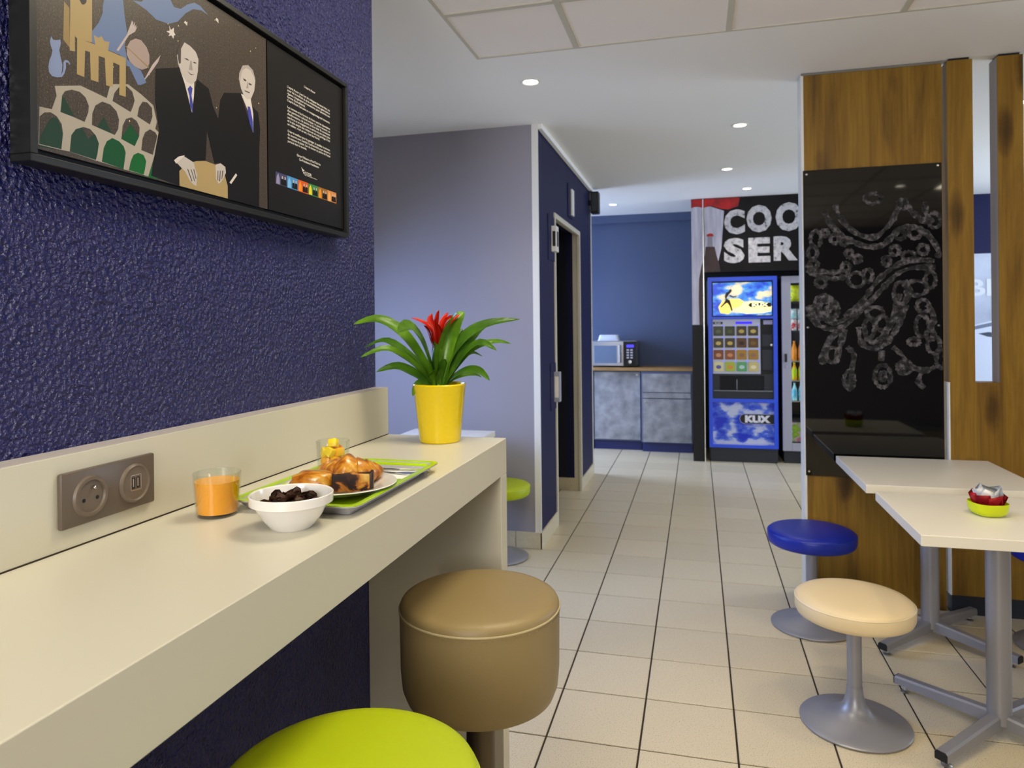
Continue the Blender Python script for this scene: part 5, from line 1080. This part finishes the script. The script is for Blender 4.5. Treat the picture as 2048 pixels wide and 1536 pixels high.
tb.faces.new(e); tb.faces.new(a[::-1])
tag(obj('plastic_cover', tb, mat('milky_plastic', '#c8d0e0', .2, coat=.3), None, (WX-.055, WY+.17, WZ+.2855), smooth=1), 'milky plastic food cover on top of the microwave', 'food cover')

# ------------------------------------------------------------------ navy wall fittings
def fitting(name, label, cat, y, z, parts):
    t = thing(name, label, cat, (-.935, y, z))
    for nm, b_, m_ in parts: obj(nm, box(*b_, bev=.002, seg=1), m_, t)
fitting('wall_sign', 'narrow white sign box on the navy wall above the doorway', 'sign', 5.36, 2.20, [('back_plate', (0, .008, -.13, .07, -.02, .23), M_navy), ('sign_face', (.008, .022, -.03, .05, .0, .20), M_white)])
fitting('door_intercom', 'white wall unit with dark screen left of the doorway', 'intercom', 4.60, 1.85, [('back_plate', (0, .006, -.11, .09, -.06, .24), M_navy), ('housing', (.006, .040, -.02, .06, 0, .17), M_white), ('screen', (.0385, .0415, .0, .045, .035, .135), M_black), ('front_screen', (.014, .034, -.0215, -.019, .035, .135), M_black)])
fitting('switch_box', 'grey switch box low beside the doorway', 'switch', 4.645, .85, [('back_plate', (0, .006, -.12, .05, -.05, .26), M_navy), ('housing', (.006, .045, -.03, .03, .0, .20), mat('switch_grey', '#9a9aa4', .45)), ('rocker', (.012, .038, -.0325, -.029, .03, .17), M_white)])
fitting('wall_speaker', 'small black loudspeaker at the ceiling corner of the navy wall', 'loudspeaker', 6.34, 2.36, [('bracket', (0, .02, -.02, .02, .08, .12), M_black), ('cabinet', (.02, .09, -.06, .06, .0, .19), M_black), ('grille', (.03, .08, -.0625, -.059, .015, .175), M_dark)])

# ------------------------------------------------------------------ break poster on the far wall
bp_ = thing('break_poster', 'large grey portrait poster on the navy far wall', 'poster', (3.0, 7.777, .55))
BF = lambda a, b, d: (a-3.0, -.012-d, b-.55)
obj('panel', box(-.62, .62, -.012, 0, 0, 1.46), noise_mat('soft_grey_print', 1.6, [(.35, '#8c93a8'), (.6, '#c3cad8')], .5), bp_)
obj('poster_lettering', add_text(bmesh.new(), 'BREAK', BF, width=.86, height=.165, a0=2.545, b0=1.60, bold=.03, th=.003), mat('poster_white', '#d8dce4', .5), bp_)
M_eye = mat('poster_dark', '#3a4050', .5); M_skinp = mat('poster_pale', '#ccd3e2', .5); M_mid = mat('poster_mid', '#6c7488', .5)
obj('face_print', add_flat(bmesh.new(), [[(2.42, .56), (2.45, 1.1), (2.6, 1.32), (2.9, 1.40), (3.2, 1.38), (3.45, 1.2), (3.55, .9), (3.56, .56)]], BF, .001), M_skinp, bp_)
for x in (2.76, 3.28):
    obj('eye_print', add_flat(bmesh.new(), [[(x-.13, 1.235), (x-.04, 1.25), (x+.05, 1.235), (x+.13, 1.20), (x+.04, 1.195), (x-.05, 1.205)]], BF, .002), M_eye, bp_)
    obj('brow_print', add_flat(bmesh.new(), [[(x-.19, 1.30), (x, 1.345), (x+.17, 1.31), (x+.15, 1.28), (x, 1.31), (x-.17, 1.27)]], BF, .002), M_mid, bp_)
obj('nose_print', add_flat(bmesh.new(), [[(2.97, 1.15), (3.05, 1.15), (3.09, .9), (2.93, .9)]], BF, .002), M_mid, bp_)
